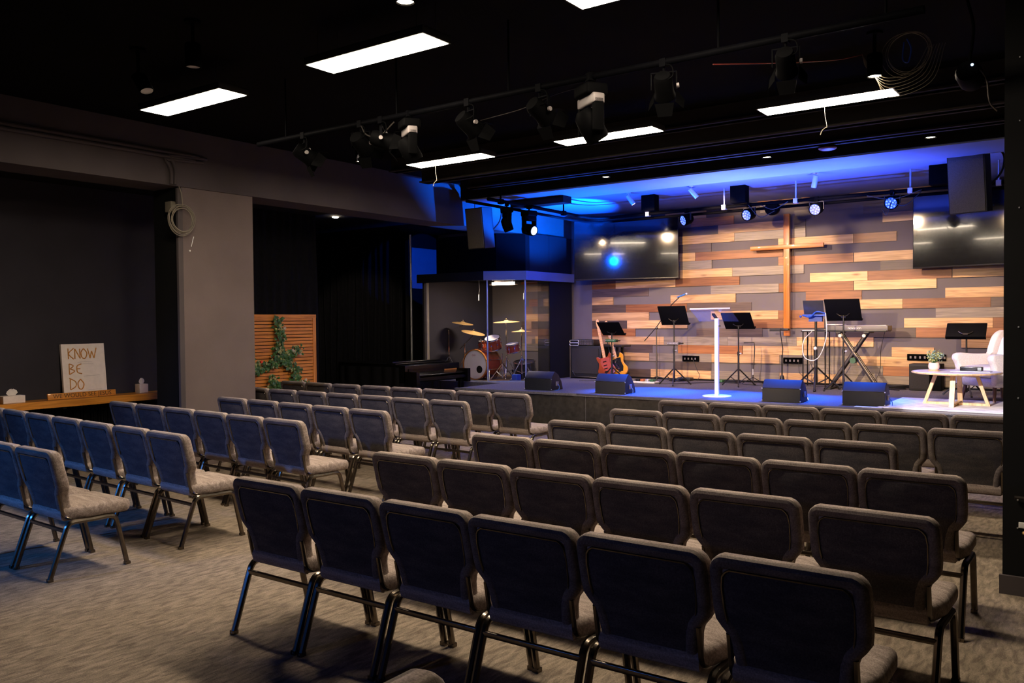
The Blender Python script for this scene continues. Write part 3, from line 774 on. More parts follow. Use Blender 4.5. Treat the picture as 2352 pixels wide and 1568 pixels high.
# ---------------- drums
def drum(name, label, c, r, dep, tiltx=0., tiltz=0., head='drum_head', lugs=8, shell='drum_red', hoop='chrome'):
    """axis along local z, base at c"""
    t = thing(name, label, 'drum', c)
    R = Matrix.Rotation(tiltz, 4, 'Z') @ Matrix.Rotation(tiltx, 4, 'X')
    MB(R).lathe([(r, .004), (r, dep - .004)], n=32).build('shell', shell, t)
    for z in (0, dep):
        MB(R).lathe([(r - .001, z - .012), (r + .01, z - .012), (r + .012, z), (r + .01, z + .012), (r - .001, z + .012)], n=32).build('hoop', hoop, t)
    MB(R).lathe([(.001, dep + .002), (r - .004, dep + .002), (r - .002, dep + .008), (r + .0, dep + .001)], n=32).build('drum_head', head, t)
    m = MB(R)
    for k in range(lugs):
        a = 2 * PI * k / lugs + .2; x, y = math.cos(a) * (r + .012), math.sin(a) * (r + .012)
        m.cyl((x, y, .02), (x, y, dep - .02), .003, 5); m.ball((x, y, dep * .5), .014, 6, sq=(1, 1, 1.6)); m.ball((x, y, dep), .008, 6); m.ball((x, y, 0), .008, 6)
    m.build('lug', 'chrome', t)
    return t
Rk = 0
kd = thing('bass_drum', 'bass drum with white front head, amber hoop and red shell', 'drum', (-9.86, 12.52, SZ + .29))
MB().lathe([(.272, .01), (.272, .43)], axis='y', n=40).build('shell', 'drum_red', kd)
for y, mm in ((0, 'hoop_amber'), (.44, 'hoop_amber')):
    MB().lathe([(.272, y - .02), (.285, y - .02), (.287, y), (.285, y + .02), (.272, y + .02)], axis='y', n=40).build('hoop', mm, kd)
MB().lathe([(.001, -.004), (.268, -.004), (.274, .012)], axis='y', n=40).build('front_head', 'drum_head', kd)
MB().lathe([(.001, -.007), (.068, -.007), (.072, -.003)], (.10, 0, -.09), axis='y', n=24).build('port_hole', 'drum_black', kd)
text('DW', .05, 'guard_red', kd, Matrix.Translation((-.03, -.0062, .17)) @ Matrix.Rotation(PI / 2, 4, 'X'), .0005, 'head_mark')
m = MB()
for k in range(10):
    a = 2 * PI * k / 10 + .3; x, z = math.cos(a) * .292, math.sin(a) * .292
    m.cyl((x, .0, z), (x, .44, z), .0035, 5); m.ball((x, .10, z), .014, 6, sq=(1, 2, 1)); m.ball((x, .34, z), .014, 6, sq=(1, 2, 1)); m.ball((x * 1.02, -.02, z * 1.02), .010, 6)
m.build('lug', 'chrome', kd)
for sx in (-1, 1):
    MB().tube([(sx * .25, .1, -.08), (sx * .36, -.04, -.287)], .009, 6).build('spur', 'chrome', kd)
MB().tube([(.0, .2, .27), (0, .2, .42), (-.03, .2, .47)], .012, 8).tube([(0, .2, .42), (.12, .2, .46)], .009, 8).build('tom_mount', 'chrome', kd)
drum('rack_tom', 'red rack tom tilted on top of the bass drum', (-9.62, 12.80, 1.20), .145, .20, .42, .15)
drum('snare_drum', 'shallow red snare drum beside the cymbal stand at the left of the rack tom', (-10.02, 13.10, 1.18), .165, .13, .05, 0)
drum('floor_tom', 'small red tom at the right of the kit beneath the right-hand cymbal', (-9.20, 12.85, 1.13), .125, .15, .25, -.2)
drum('black_tom', 'dark floor drum standing on its edge behind the right cymbal stands', (-9.12, 13.10, .64), .20, .30, .15, .2, 'drum_black', 8, 'drum_black')
def cymbal(x, y, z, r, tx, ty, label, base=None, boom=None):
    t = thing('cymbal_stand', label, 'cymbal', (x, y, SZ), 0, 'cymbals of the drum kit')
    h = z - SZ
    R = Matrix.Translation((0, 0, h)) @ Matrix.Rotation(ty, 4, 'Y') @ Matrix.Rotation(tx, 4, 'X')
    MB(R).lathe([(.008, .022), (.03, .020), (.045, .006), (r * .7, -.008), (r, -.020), (r, -.022), (r * .7, -.010), (.045, .003), (.008, .018)], n=36).build('cymbal', 'bronze', t)
    MB(R).cyl((0, 0, -.03), (0, 0, .05), .006, 6).ball((0, 0, .05), .012, 8).build('wing_nut', 'chrome', t)
    bx, by = base or (0, 0)
    m = MB()
    if boom:
        m.tube([(0, 0, h - .03), (0, 0, h - .06)], .01, 6).tube([(0, 0, h - .06), (bx, by, h - .06 - boom), (bx * 1.5, by * 1.5, h - .06 - boom * 1.5)], .008, 6)
        top = h - .06 - boom
    else: top = h - .03
    m.cyl((bx, by, top), (bx, by, .35), .011, 8).cyl((bx, by, .45), (bx, by, .12), .015, 8).ball((bx, by, top), .02, 8).ball((bx, by, .45), .022, 8)
    m.build('pole', 'chrome', t)
    for k in range(3):
        a = 2 * PI * k / 3 + x * 3
        MB().tube([(bx, by, .42), (bx + .26 * math.cos(a), by + .26 * math.sin(a), .012)], .010, 6).ball((bx + .26 * math.cos(a), by + .26 * math.sin(a), .014), .014, 6).tube([(bx, by, .14), (bx + .15 * math.cos(a), by + .15 * math.sin(a), .19)], .006, 5).build('leg', 'chrome', t)
cymbal(-10.42, 12.85, 1.68, .21, .0, .16, 'highest left cymbal, bronze and tilted, on a chrome boom stand', (-.36, 0), .10)
cymbal(-10.08, 12.75, 1.50, .23, 0, .24, 'large tilted bronze cymbal over the white bass drum head', (-.26, .05), .18)
cymbal(-9.42, 12.92, 1.70, .25, .05, 0, 'tallest bronze cymbal in the middle of the kit above the rack tom')
cymbal(-9.02, 12.85, 1.52, .19, 0, 0, 'thin right-hand cymbal seen through the glass joint')
t = thing('drum_hardware', 'cluster of chrome pedal and stand legs on the booth floor', 'drum hardware', (-9.30, 12.62, SZ))
m = MB()
for a in ((-.28, 0), (.28, 0), (.0, .1)): m.tube([(0, 0, .33), (a[0], a[1] - .0, .015)], .012, 7)
m.tube([(-.14, 0, .17), (0, 0, .07), (.14, 0, .17)], .006, 5).cyl((0, 0, .05), (0, 0, .5), .012, 8)
m.build('tripod', 'chrome', t)
MB().box(.12, -.05, .005, .2, .2, .02).box(.14, .1, .02, .18, .14, .2).build('pedal', 'chrome', t)
MB().rbox(.22, -.02, .0, .34, .12, .12, .01).build('pedal_box', 'blue_tray', t)
tag(MB().prism([(-10.7, 12.25), (-9.3, 12.25), (-8.8, 12.6), (-8.8, 13.9), (-10.7, 13.9)], SZ, SZ + .006).build('drum_mat', 'walnut'), 'dark brown mat under the drum kit inside the booth', 'mat')

# ================================================================ PIANO
t = thing('grand_piano', 'black grand piano under a dark cover at the left end of the stage', 'piano', (-9.80, 11.25, 0))
rim = [(0, -.72), (0, .72), (-.35, .72), (-.9, .70), (-1.3, .52), (-1.55, .18), (-1.72, -.2), (-1.78, -.5), (-1.66, -.68), (-1.45, -.72)]
sp = smooth_path([(x, y, 0) for x, y in rim[2:]], 4)
pts = [(-.0, -.72), (0, .72)] + [(q.x, q.y) for q in sp]
MB().pillow(pts, .66, .96, .012).build('case', 'piano_black', t)
MB().pillow([(x - .22 if x > -.3 else x, y) for x, y in pts], .965, .99, .01).build('lid', 'piano_black', t)
MB(Matrix.Translation((-.3, -.4, .99)) @ Matrix.Rotation(-.13, 4, 'Y')).rbox(-.85, -.3, 0, .0, 1.0, .03, .01).build('folded_lid', 'piano_black', t)
MB().box(0, -.66, .70, .22, .66, .755).box(-.02, -.72, .62, .26, -.64, .86).box(-.02, .64, .62, .26, .72, .86).build('key_bed', 'piano_black', t)
MB(Matrix.Translation((.0, 0, .83)) @ Matrix.Rotation(.22, 4, 'Y')).rbox(.0, -.66, 0, .21, .66, .014, .005).build('key_lid', 'piano_black', t)
MB().box(-.03, -.64, .77, .015, .64, .90).build('fall_board', 'piano_black', t)
MB().box(.015, .28, .79, .022, .62, .86).build('name_strip', 'hoop_amber', t)
for x, y in ((.12, -.62), (.12, .62), (-1.45, -.25)):
    MB().cyl((x, y, .05), (x, y, .66), .035, 10, r1=.055).ball((x, y, .03), .03, 8).build('leg', 'piano_black', t)
MB().box(.05, -.12, .12, .09, .12, .16).cyl((.07, -.1, .14), (.07, -.1, .66), .012, 6).cyl((.07, .1, .14), (.07, .1, .66), .012, 6).build('pedal_lyre', 'piano_black', t)
m = MB(); n = 80; cv = []
base = [(-.12, -.74), (-.7, -.745), (-1.4, -.74), (-1.78, -.62), (-1.82, -.3)]
sp = smooth_path([(x, y, 0) for x, y in base], 16)
vs = [(q.x, q.y - .02 * math.sin(i * .9), z) for z in (.03, .5, .93) for i, q in enumerate(sp)]
k = len(sp)
m.add(vs, [(j * k + i, j * k + i + 1, (j + 1) * k + i + 1, (j + 1) * k + i) for j in range(2) for i in range(k - 1)])
m.build('cover', 'curtain_black', t)
t = thing('piano_stool', 'dark blue padded stool at the keyboard of the black grand piano', 'stool', (-9.06, 11.45, 0))
MB().rbox(-.14, -.14, .44, .14, .2, .52, .03).build('seat', 'stool_blue', t)
for x, y in ((-.11, -.11), (.11, -.11), (-.11, .17), (.11, .17)): MB().cyl((x, y, 0), (x, y, .45), .016, 8).build('leg', 'stand_black', t)

# ================================================================ STAGE FURNITURE
def music_stand(x, y, dz, w, h, tilt, rz, label, box=None, tri=True, lean_x=0.):
    t = thing('music_stand', label, 'music stand', (x, y, SZ), rz, 'music stands on the stage')
    top = dz - SZ
    R = Matrix.Translation((0, -.03, top)) @ Matrix.Rotation(lean_x, 4, 'Y') @ Matrix.Rotation(tilt, 4, 'X')
    MB(R).rbox(-w / 2, -.006, -h / 2, w / 2, .006, h / 2, .012, axis=1).box(-w / 2, 0, -h / 2 - .004, w / 2, .05, -h / 2 + .008).build('desk', 'desk_black', t)
    MB(R).tube(smooth_path([(-.09, -.02, -.05), (-.05, -.02, -.085), (0, -.02, -.10), (.05, -.02, -.085), (.09, -.02, -.05)], 4), .006, 6).box(-.03, -.03, -.12, .03, -.008, -.09).build('desk_clamp', 'stand_metal', t)
    MB().cyl((0, 0, .22), (0, 0, top - .08), .011, 10).cyl((0, 0, .05), (0, 0, (top) * .5), .015, 10).cyl((0, 0, top * .5 - .03), (0, 0, top * .5 + .03), .021, 10).build('pole', 'stand_black', t)
    MB().cyl((.02, 0, top * .5), (.05, 0, top * .5), .012, 8).build('knob', 'silver', t)
    for k in range(3):
        a = 2 * PI * k / 3 - PI / 2 + .35
        c, s_ = math.cos(a), math.sin(a)
        MB().tube([(c * .02, s_ * .02, .27), (c * .30, s_ * .30, .012)], .011, 7).ball((c * .30, s_ * .30, .014), .016, 6).tube([(c * .01, s_ * .01, .06), (c * .15, s_ * .15, .145)], .007, 5).build('leg', 'stand_black', t)
    if box:
        tb = thing('pedal_tuner', box[1], 'mixer', (x, y, SZ + box[0]), rz, 'small mixers clamped to the music stands')
        MB().rbox(-.10, -.06, 0, .10, .04, .045, .006).build('casing', box[2], tb)
        m = MB()
        for k in range(7): m.cyl((-.085 + k * .026, -.066, .024), (-.085 + k * .026, -.058, .024), .008, 6)
        m.build('control', 'silver', tb)
        MB().box(.10, -.04, .012, .17, .0, .032).build('grip', 'stand_black', tb)
    return t
music_stand(-7.22, 13.02, 1.55, .44, .33, .80, .0, 'left-most music stand, black desk tilted before the two guitars', (.72, 'small silver mixer clamped to the music stand by the guitars', 'green_pedal'), lean_x=.0)
music_stand(-6.09, 13.12, 1.77, .50, .36, .52, .0, 'tall music stand whose black desk is held by a chrome fork', (.68, 'pale device clamped halfway up the tall fork-clamped music stand', 'fixture_grey'))
music_stand(-5.10, 13.45, 1.67, .50, .35, .72, .0, 'music stand with a black desk directly right of the white lectern')
music_stand(-3.33, 13.0, 1.82, .50, .36, .50, .0, 'tall music stand in front of the keyboard, black desk with rounded corners')
music_stand(-1.75, 13.25, 1.52, .50, .26, -.78, .0, 'low music stand with a wide black desk behind the pale armchair')
# laptop on a tripod tray
t = thing('tripod_tray', 'heavy black tripod stand carrying a blue tray left of the keyboard', 'stand', (-3.80, 13.25, SZ))
MB().cyl((0, 0, .3), (0, 0, 1.12), .019, 12).cyl((0, 0, .1), (0, 0, .62), .025, 12).build('pole', 'stand_black', t)
MB().ball((0, -.03, .64), .028, 10).build('knob', 'white_gloss', t)
for k in range(3):
    a = 2 * PI * k / 3 - 1.35; c, s_ = math.cos(a), math.sin(a)
    MB().tube([(c * .03, s_ * .03, .34), (c * .38, s_ * .38, .02)], .018, 8, flat=.7).ball((c * .38, s_ * .38, .02), .024, 8).tube([(c * .02, s_ * .02, .1), (c * .2, s_ * .2, .18)], .010, 6).build('leg', 'stand_black', t)
MB().rbox(-.17, -.11, 1.13, .17, .12, 1.16, .01).box(-.1, -.03, 1.05, .1, .03, 1.13).build('tray', 'blue_tray', t)
MB().tube(smooth_path([(-.17, -.1, 1.15), (-.05, -.13, 1.12), (.05, -.13, 1.2), (.2, -.1, 1.16)], 4), .012, 6).ball((-.2, -.1, 1.13), .02, 8).build('clamp_arm', 'blue_tray', t)
t = thing('laptop', 'open laptop on the blue tripod tray, its dark screen back towards the seats', 'laptop', (-3.80, 13.22, SZ + 1.163))
MB(Matrix.Translation((0, -.06, .0)) @ Matrix.Rotation(.33, 4, 'X')).rbox(-.15, -.004, .005, .15, .004, .22, .006, axis=1).build('screen', 'screen_grey', t)
MB().rbox(-.15, -.06, .0, .15, .12, .014, .005).build('base', 'screen_grey', t)

# microphone stands
t = thing('microphone_stand', 'boom microphone stand reaching up behind the tall fork-clamped music stand', 'microphone stand', (-6.72, 13.75, SZ))
MB().cyl((0, 0, .02), (0, 0, .93), .010, 8).cyl((0, 0, .02), (0, 0, .5), .013, 8).build('pole', 'stand_metal', t)
MB().tube([(-.25, .02, .72), (.0, 0, .97), (.30, -.02, 1.36), (.46, -.02, 1.50)], .008, 7).ball((0, 0, .95), .026, 8).build('boom', 'stand_black', t)
for k in range(3):
    a = 2 * PI * k / 3 + .4
    MB().tube([(0, 0, .09), (.32 * math.cos(a), .32 * math.sin(a), .012)], .010, 6).build('leg', 'stand_black', t)
t = thing('microphone', 'microphone in a clip at the tip of the tall boom stand', 'microphone', (-6.26, 13.73, SZ + 1.50))
MB().tube([(-.05, 0, -.01), (.10, 0, .035)], [.011, .017], 10).build('body', 'lens_blue', t)
MB().ball((.125, 0, .042), .026, 10, sq=(1.1, 1, 1)).build('grille', 'silver', t)
t = thing('microphone_stand', 'short black microphone stand below the foot of the cross, holding a dark device', 'microphone stand', (-4.58, 14.05, SZ))
MB().cyl((0, 0, .0), (-.0, 0, .5), .012, 8).tube([(0, 0, .42), (.02, -.02, .6), (-.03, -.02, .92)], .008, 6).build('pole', 'stand_black', t)
MB().lathe([(.10, 0), (.10, .02), (.05, .05), (.03, .14), (.02, .16)], n=20).build('base', 'stand_black', t)
MB().rbox(-.02, -.05, .90, .12, .03, .94, .008).box(-.2, -.03, .89, -.02, .0, .925).build('holder', 'stand_black', t)
t = thing('microphone_stand', 'small angled microphone stand behind the music stand right of the lectern', 'microphone stand', (-5.02, 13.9, SZ))
MB().tube([(-.12, -.1, .70), (.02, 0, .70), (.03, 0, .6), (.0, 0, .1)], .008, 6).build('pole', 'stand_black', t)
MB().cyl((.0, 0, .16), (0, 0, .26), .014, 8).build('sleeve', 'silver', t)
for k in range(3):
    a = 2 * PI * k / 3 + .9
    MB().tube([(0, 0, .12), (.2 * math.cos(a), .2 * math.sin(a), .01)], .007, 6).build('leg', 'stand_black', t)

# lectern
t = thing('lectern', 'white single-post lectern with a tilted clear acrylic top near the stage edge', 'lectern', (-4.68, 11.50, SZ))
MB().lathe([(.001, .0), (.205, 0), (.205, .008), (.195, .014), (.001, .014)], n=40).build('base', 'white_gloss', t)
MB().rbox(-.028, -.022, .012, .028, .022, 1.11, .008).build('post', 'white_gloss', t)
MB(Matrix.Translation((-.02, 0, 1.14)) @ Matrix.Rotation(-.5, 4, 'X') ).box(-.02, -.09, -.02, .02, .09, 0).build('bracket', 'stand_metal', t)
R = Matrix.Translation((-.05, .03, 1.15)) @ Matrix.Rotation(-.48, 4, 'X')
MB(R).rbox(-.30, -.19, 0, .30, .19, .010, .004).build('reading_top', 'acrylic', t)
MB(R).box(-.30, -.196, -.002, .30, -.192, .022).build('lip', 'glass_edge', t)
MB().cyl((.03, 0, 1.0), (.06, 0, 1.0), .012, 8).build('knob', 'chrome', t)

# keyboard
t = thing('keyboard_stand', 'black double-braced X stand carrying the grey keyboard', 'keyboard stand', (-3.33, 13.62, SZ))
for y in (-.05, .03):
    MB().tube([(-.36, y, .02), (.20, y, .88)], .020, 8, flat=1.3).build('leg', 'stand_metal', t)
    MB().tube([(.36, y, .02), (-.20, y, .88)], .020, 8, flat=1.3).build('leg', 'stand_metal', t)
MB().box(-.24, -.14, .87, -.17, .20, .90).box(.17, -.14, .87, .24, .20, .90).build('arm', 'stand_black', t)
for x in (-.19, .16): MB().cyl((x, -.09, .83), (x, -.07, .83), .026, 14).build('end_cap', 'white_gloss', t)
MB().cyl((0, -.09, .45), (0, .06, .45), .045, 14).build('pivot', 'green_pedal', t)
MB().rbox(-.40, -.2, 0, -.30, .2, .03, .008).rbox(.30, -.2, 0, .40, .2, .03, .008).build('foot', 'rubber', t)
t = thing('keyboard', 'grey synthesizer keyboard with white lettering on the X stand', 'keyboard', (-3.27, 13.62, SZ + .905))
MB().rbox(-.45, -.14, .0, .45, .16, .078, .008).build('body', 'keys_grey', t)
MB().box(-.40, -.02, .078, .40, .15, .085).build('keys', 'ivory', t)
MB().rbox(-.43, -.143, -.015, .43, .16, .012, .004).build('bottom_plate', 'stand_black', t)
text('novation', .056, 'sign_white', t, Matrix.Translation((-.02, -.1425, .042)) @ Matrix.Rotation(PI / 2, 4, 'X'), .001)
tag(MB().rbox(-3.72, 13.55, SZ + .992, -3.47, 13.72, SZ + 1.007, .004).build('paper_sheet', 'sign_white'), 'thin white sheet lying on the left end of the keyboard', 'sheet')
t = thing('equipment_stand', 'small stand with a dark laptop tray behind the tripod tray', 'stand', (-4.02, 14.02, SZ))
MB().rbox(-.20, -.15, .88, .22, .15, .90, .006).build('tray', 'stand_black', t)
MB().rbox(.03, -.14, .90, .22, .12, .93, .006).build('laptop_base', 'screen_grey', t)
MB().rbox(-.18, -.14, .90, .02, .10, .912, .004).build('sheet', 'white_gloss', t)
for x, y in ((-.17, -.12), (.18, -.12), (-.17, .12), (.18, .12)): MB().cyl((x, y, 0), (x, y, .88), .010, 6).build('leg', 'stand_black', t)
def cable(label, pts, r=.005, mt='cable_black', name='cable', cat='cable', group=None):
    return tag(MB().tube(smooth_path(pts, 6), r, 6).build(name, mt), label, cat, group)
cable('white cable looping under the blue tripod tray', [(-3.62, 13.12, 1.78), (-3.60, 13.1, 1.45), (-3.68, 13.1, 1.17), (-3.80, 13.12, 1.06), (-3.95, 13.15, 1.12), (-4.0, 13.3, 1.35), (-3.9, 13.4, 1.50)], .006, 'cable_white')
for a, l in (([(-4.15, 14.1, 1.5), (-4.2, 14.2, 1.1), (-4.1, 14.2, .8), (-4.1, 14.0, .61)], 'thin black cable hanging from the small equipment stand'),
             ([(-4.39, 14.33, .98), (-4.37, 14.3, .8), (-4.3, 14.28, .72), (-4.36, 14.2, .61), (-4.7, 13.9, .61)], 'black cable dropping from the socket below the cross'),
             ([(-2.9, 13.7, 1.52), (-3.05, 14.1, 1.2), (-3.1, 14.25, .85), (-3.2, 14.1, .61)], 'black cable hanging behind the right end of the keyboard'),
             ([(-6.28, 14.32, .98), (-6.2, 14.3, .8), (-6.15, 14.3, .7), (-6.1, 14.1, .61)], 'black cable dropping from the socket behind the tall music stand')):
    cable(l, a, .004)
def coil(x, y, r, label, n=5, col='cable_black'):
    m = MB()
    for k in range(n): m.tube(ring((x + random.uniform(-.03, .03), y + random.uniform(-.03, .03), SZ + .008 + .009 * k), r * random.uniform(.8, 1.1), 'z', 20, .7, .08), .005, 5, closed=True)
    return tag(m.build('cable_coil', col), label, 'cable coil', 'coiled cables on the stage')
coil(-6.45, 14.05, .14, 'loose coil of black cable on the stage behind the tall music stand')
coil(-5.45, 14.1, .13, 'loose black cable coil right of the green box by the wall')
coil(-4.62, 13.75, .13, 'cable coil around the base of the short microphone stand')
coil(-2.85, 14.0, .19, 'tangle of black cable left of the floor speaker', 7)
cable('long thin black cable lying across the back of the stage', [(-8.0, 13.2, .606), (-7.2, 13.6, .606), (-6.4, 13.3, .606), (-5.6, 14.0, .606), (-4.9, 13.7, .606), (-4.2, 13.9, .606), (-3.4, 14.0, .606), (-2.7, 13.7, .606)], .005)
tag(MB().rbox(-5.75, 14.0, SZ, -5.6, 14.2, SZ + .05, .01).build('stage_box', 'green_pedal'), 'small green box on the stage floor behind the lectern', 'box')
tag(MB().rbox(-6.5, 14.12, SZ, -6.25, 14.28, SZ + .06, .01).build('stage_box', 'stand_black'), 'flat dark box on the stage behind the tall music stand', 'box')

# amplifier, mixer, guitars, pedals
t = thing('guitar_amplifier', 'tall dark guitar amplifier cabinet in the corner beside the booth', 'amplifier', (-8.22, 13.95, SZ))
MB().rbox(-.34, -.16, .02, .34, .2, .62, .012).build('cabinet', 'speaker_body', t)
MB().box(-.29, -.168, .10, .29, -.158, .57).build('grille', 'amp_cloth', t)
MB().tube([(-.33, -.165, .0), (-.33, -.165, .62)], .008, 6).tube([(-.33, -.165, .03), (.33, -.165, .03)], .006, 6).build('corner_trim', 'stand_metal', t)
MB().tube(smooth_path([(-.30, -.18, .16), (-.25, -.2, .12), (-.2, -.2, .05)], 4), .008, 6).build('jack_lead', 'chrome', t)
t = thing('rack_mixer', 'silver-ended rack unit lying on the dark guitar amplifier', 'mixer', (-8.26, 13.93, SZ + .622))
MB().rbox(-.28, -.14, 0, .22, .14, .115, .01).build('casing', 'stand_black', t)
m = MB()
for z in (.028, .083): m.tube([(q[0], -.15, q[1]) for q in rrect(-.29, z - .022, -.10, z + .022, .012, 3)], .006, 6, closed=True)
m.build('handle', 'silver', t)
m = MB()
for j in range(4):
    for k in range(12): m.box(-.08 + k * .024, -.146, .015 + j * .024, -.068 + k * .024, -.139, .028 + j * .024)
m.build('button', 'fixture_grey', t)
tag(MB().rbox(-7.86, 13.78, 1.20, -7.44, 14.15, 1.24, .006).box(-7.6, 13.85, SZ, -7.56, 13.9, 1.2).box(-7.6, 14.05, SZ, -7.56, 14.1, 1.2).box(-7.86, 14.05, SZ, -7.82, 14.1, 1.2).build('keyboard_shelf', 'stand_black'),
    'low black table behind the two guitars', 'table')
def guitar(x, y, rz, body, guard, label, ln=-.27):
    t = thing('electric_guitar', label, 'guitar', (x, y, SZ + .07), 0, 'guitars standing by the amplifier')
    R = Matrix.Rotation(rz, 4, 'Z') @ Matrix.Rotation(-.16, 4, 'X') @ Matrix.Rotation(ln, 4, 'Y')
    half = [(0, 0), (.10, .01), (.16, .06), (.172, .13), (.14, .20), (.125, .26), (.145, .32), (.15, .38), (.115, .43), (.09, .40), (.07, .365), (.03, .36)]
    oth = [(-.03, .36), (-.08, .365), (-.12, .40), (-.155, .39), (-.15, .33), (-.125, .27), (-.14, .20), (-.172, .13), (-.15, .05), (-.09, .005)]
    sp = smooth_path([(a, b, 0) for a, b in half + oth] , 3)
    K = Matrix(((1, 0, 0, 0), (0, 0, 1, 0), (0, 1, 0, 0), (0, 0, 0, 1)))
    MB(R @ K).pillow([(q.x, q.y) for q in sp], -.022, .022, .009).build('body', body, t)
    gp = [(.0, .10), (.08, .08), (.11, .16), (.09, .26), (.10, .34), (.03, .35), (-.06, .34), (-.09, .28), (-.06, .18)]
    g = MB(R @ K).prism([(a, b) for a, b in gp], -.026, -.021); g.build('pickguard', guard, t)
    m = MB(R)
    for z in (.14, .20, .27): m.box(-.035, -.032, z, .035, -.025, z + .018)
    m.box(-.04, -.034, .08, .04, -.024, .10); m.build('pickup', 'chrome', t)
    MB(R).rbox(-.028, -.022, .30, .028, .004, .92, .008).build('neck', 'maple', t)
    hd = [(-.024, .92), (.028, .92), (.045, .96), (.03, 1.0), (.03, 1.07), (.012, 1.10), (-.02, 1.09), (-.032, 1.03), (-.03, .97)]
    MB(R @ K).pillow(hd, -.012, .004, .004).build('headstock', 'maple', t)
    m = MB(R)
    for k in range(6): m.ball((-.04, -.004, .96 + k * .021), .008, 6)
    m.build('tuning_peg', 'chrome', t)
    m = MB(R)
    for k in range(12): m.box(-.026, -.0235, .36 + k * .044, .026, -.0215, .362 + k * .044)
    m.build('fret', 'stand_metal', t)
    return t
guitar(-7.62, 13.60, .10, 'guitar_red', 'guard_red', 'reddish electric bass guitar leaning left, in front of its darker neighbour')
guitar(-7.42, 13.72, .05, 'guitar_sun', 'guard_black', 'yellow sunburst electric guitar with a black guard, behind the reddish one', -.36)
t = thing('guitar_stand', 'low two-guitar stand between the amplifier and the left music stand', 'guitar stand', (-7.52, 13.68, SZ))
MB().tube([(-.28, -.12, .05), (.26, -.12, .05)], .009, 6).tube([(-.22, -.12, .05), (-.22, .2, .01)], .008, 6).tube([(.2, -.12, .05), (.2, .2, .01)], .008, 6).tube([(-.05, .1, 0.03), (-.25, .16, .7)], .009, 6).tube([(-.22, -.12, .05), (-.22, -.17, .012)], .008, 6).tube([(.2, -.12, .05), (.2, -.17, .012)], .008, 6).build('frame', 'stand_black', t)
t = thing('pedal_board', 'row of effects pedals on a board right of the left-hand floor monitors', 'pedalboard', (-6.95, 13.35, SZ))
MB().rbox(-.15, -.1, 0, .42, .1, .03, .006).build('board', 'white_gloss', t)
for k, c in enumerate(('orange_pedal', 'fixture_grey', 'stand_black', 'orange_pedal', 'silver', 'green_pedal')):
    MB().rbox(-.13 + k * .09, -.07, .03, -.065 + k * .09, .05, .07, .008).build('pedal', c, t)

# floor monitors
def wedge(x, y, rz, label):
    t = thing('floor_monitor', label, 'speaker', (x, y, SZ), rz, 'wedge monitors along the stage edge')
    K = Matrix(((0, 0, 1, 0), (1, 0, 0, 0), (0, 1, 0, 0), (0, 0, 0, 1)))
    prof = [(0, .005), (0, .185), (.085, .285), (.12, .292), (.22, .24), (.31, .13), (.345, .04), (.345, .005)]
    m = MB(K); m.pillow(prof, -.25, .25, .006); m.build('cabinet', 'speaker_body', t)
    MB(K).prism([(.13, .293), (.225, .246), (.318, .135), (.35, .045), (.344, .04), (.31, .13), (.22, .24), (.125, .286)], -.235, .235).build('grille', 'amp_cloth', t)
    MB().tube([(-.258, -.002, .186), (.258, -.002, .186)], .004, 5).build('edge_strip', 'stand_metal', t)
    m = MB()
    for sx in (-1, 1):
        for z in (.02, .18): m.ball((sx * .25, -.002, z), .010, 6)
    m.build('corner_stud', 'silver', t)
    MB().rbox(.255, .12, .07, .268, .2, .14, .006, axis=0).build('input_plate', 'fixture_grey', t)
    MB().tube(smooth_path([(.262, .16, .1), (.30, .15, .07), (.31, .12, .01), (.28, .05, .006)], 5), .005, 5).build('lead', 'lens_blue', t)
wedge(-7.50, 11.12, .03, 'left-most wedge floor monitor at the stage edge, beside the drum booth')
wedge(-6.18, 11.08, .03, 'second wedge floor monitor from the left, below the guitars')
wedge(-3.62, 11.06, .02, 'wedge floor monitor between the white lectern and the keyboard stand')
wedge(-2.60, 11.08, .02, 'right-most wedge floor monitor beside the cream rug')
t = thing('floor_speaker', 'upright dark speaker box against the wall behind the round table', 'speaker', (-2.46, 14.02, SZ))
MB().rbox(-.14, -.16, 0, .14, .18, .40, .01).build('cabinet', 'speaker_body', t)
MB().box(-.12, -.166, .03, .12, -.158, .37).build('grille', 'amp_cloth', t)
tag(MB().rbox(-2.30, 13.94, SZ, -2.17, 14.2, SZ + .40, .01).build('floor_speaker', 'desk_black'), 'narrow black box right of the upright dark speaker box', 'speaker')
tag(MB().box(-2.66, 10.87, SZ + .002, -2.34, 10.97, SZ + .012).build('paper_strip', 'sign_white'), 'white strip lying on the stage edge below the right-most monitor', 'strip')
tag(MB().box(-3.7, 10.87, SZ + .002, -3.35, 10.91, SZ + .008).build('paper_strip', 'cable_grey'), 'dull strip on the stage edge below the monitor right of the lectern', 'strip')

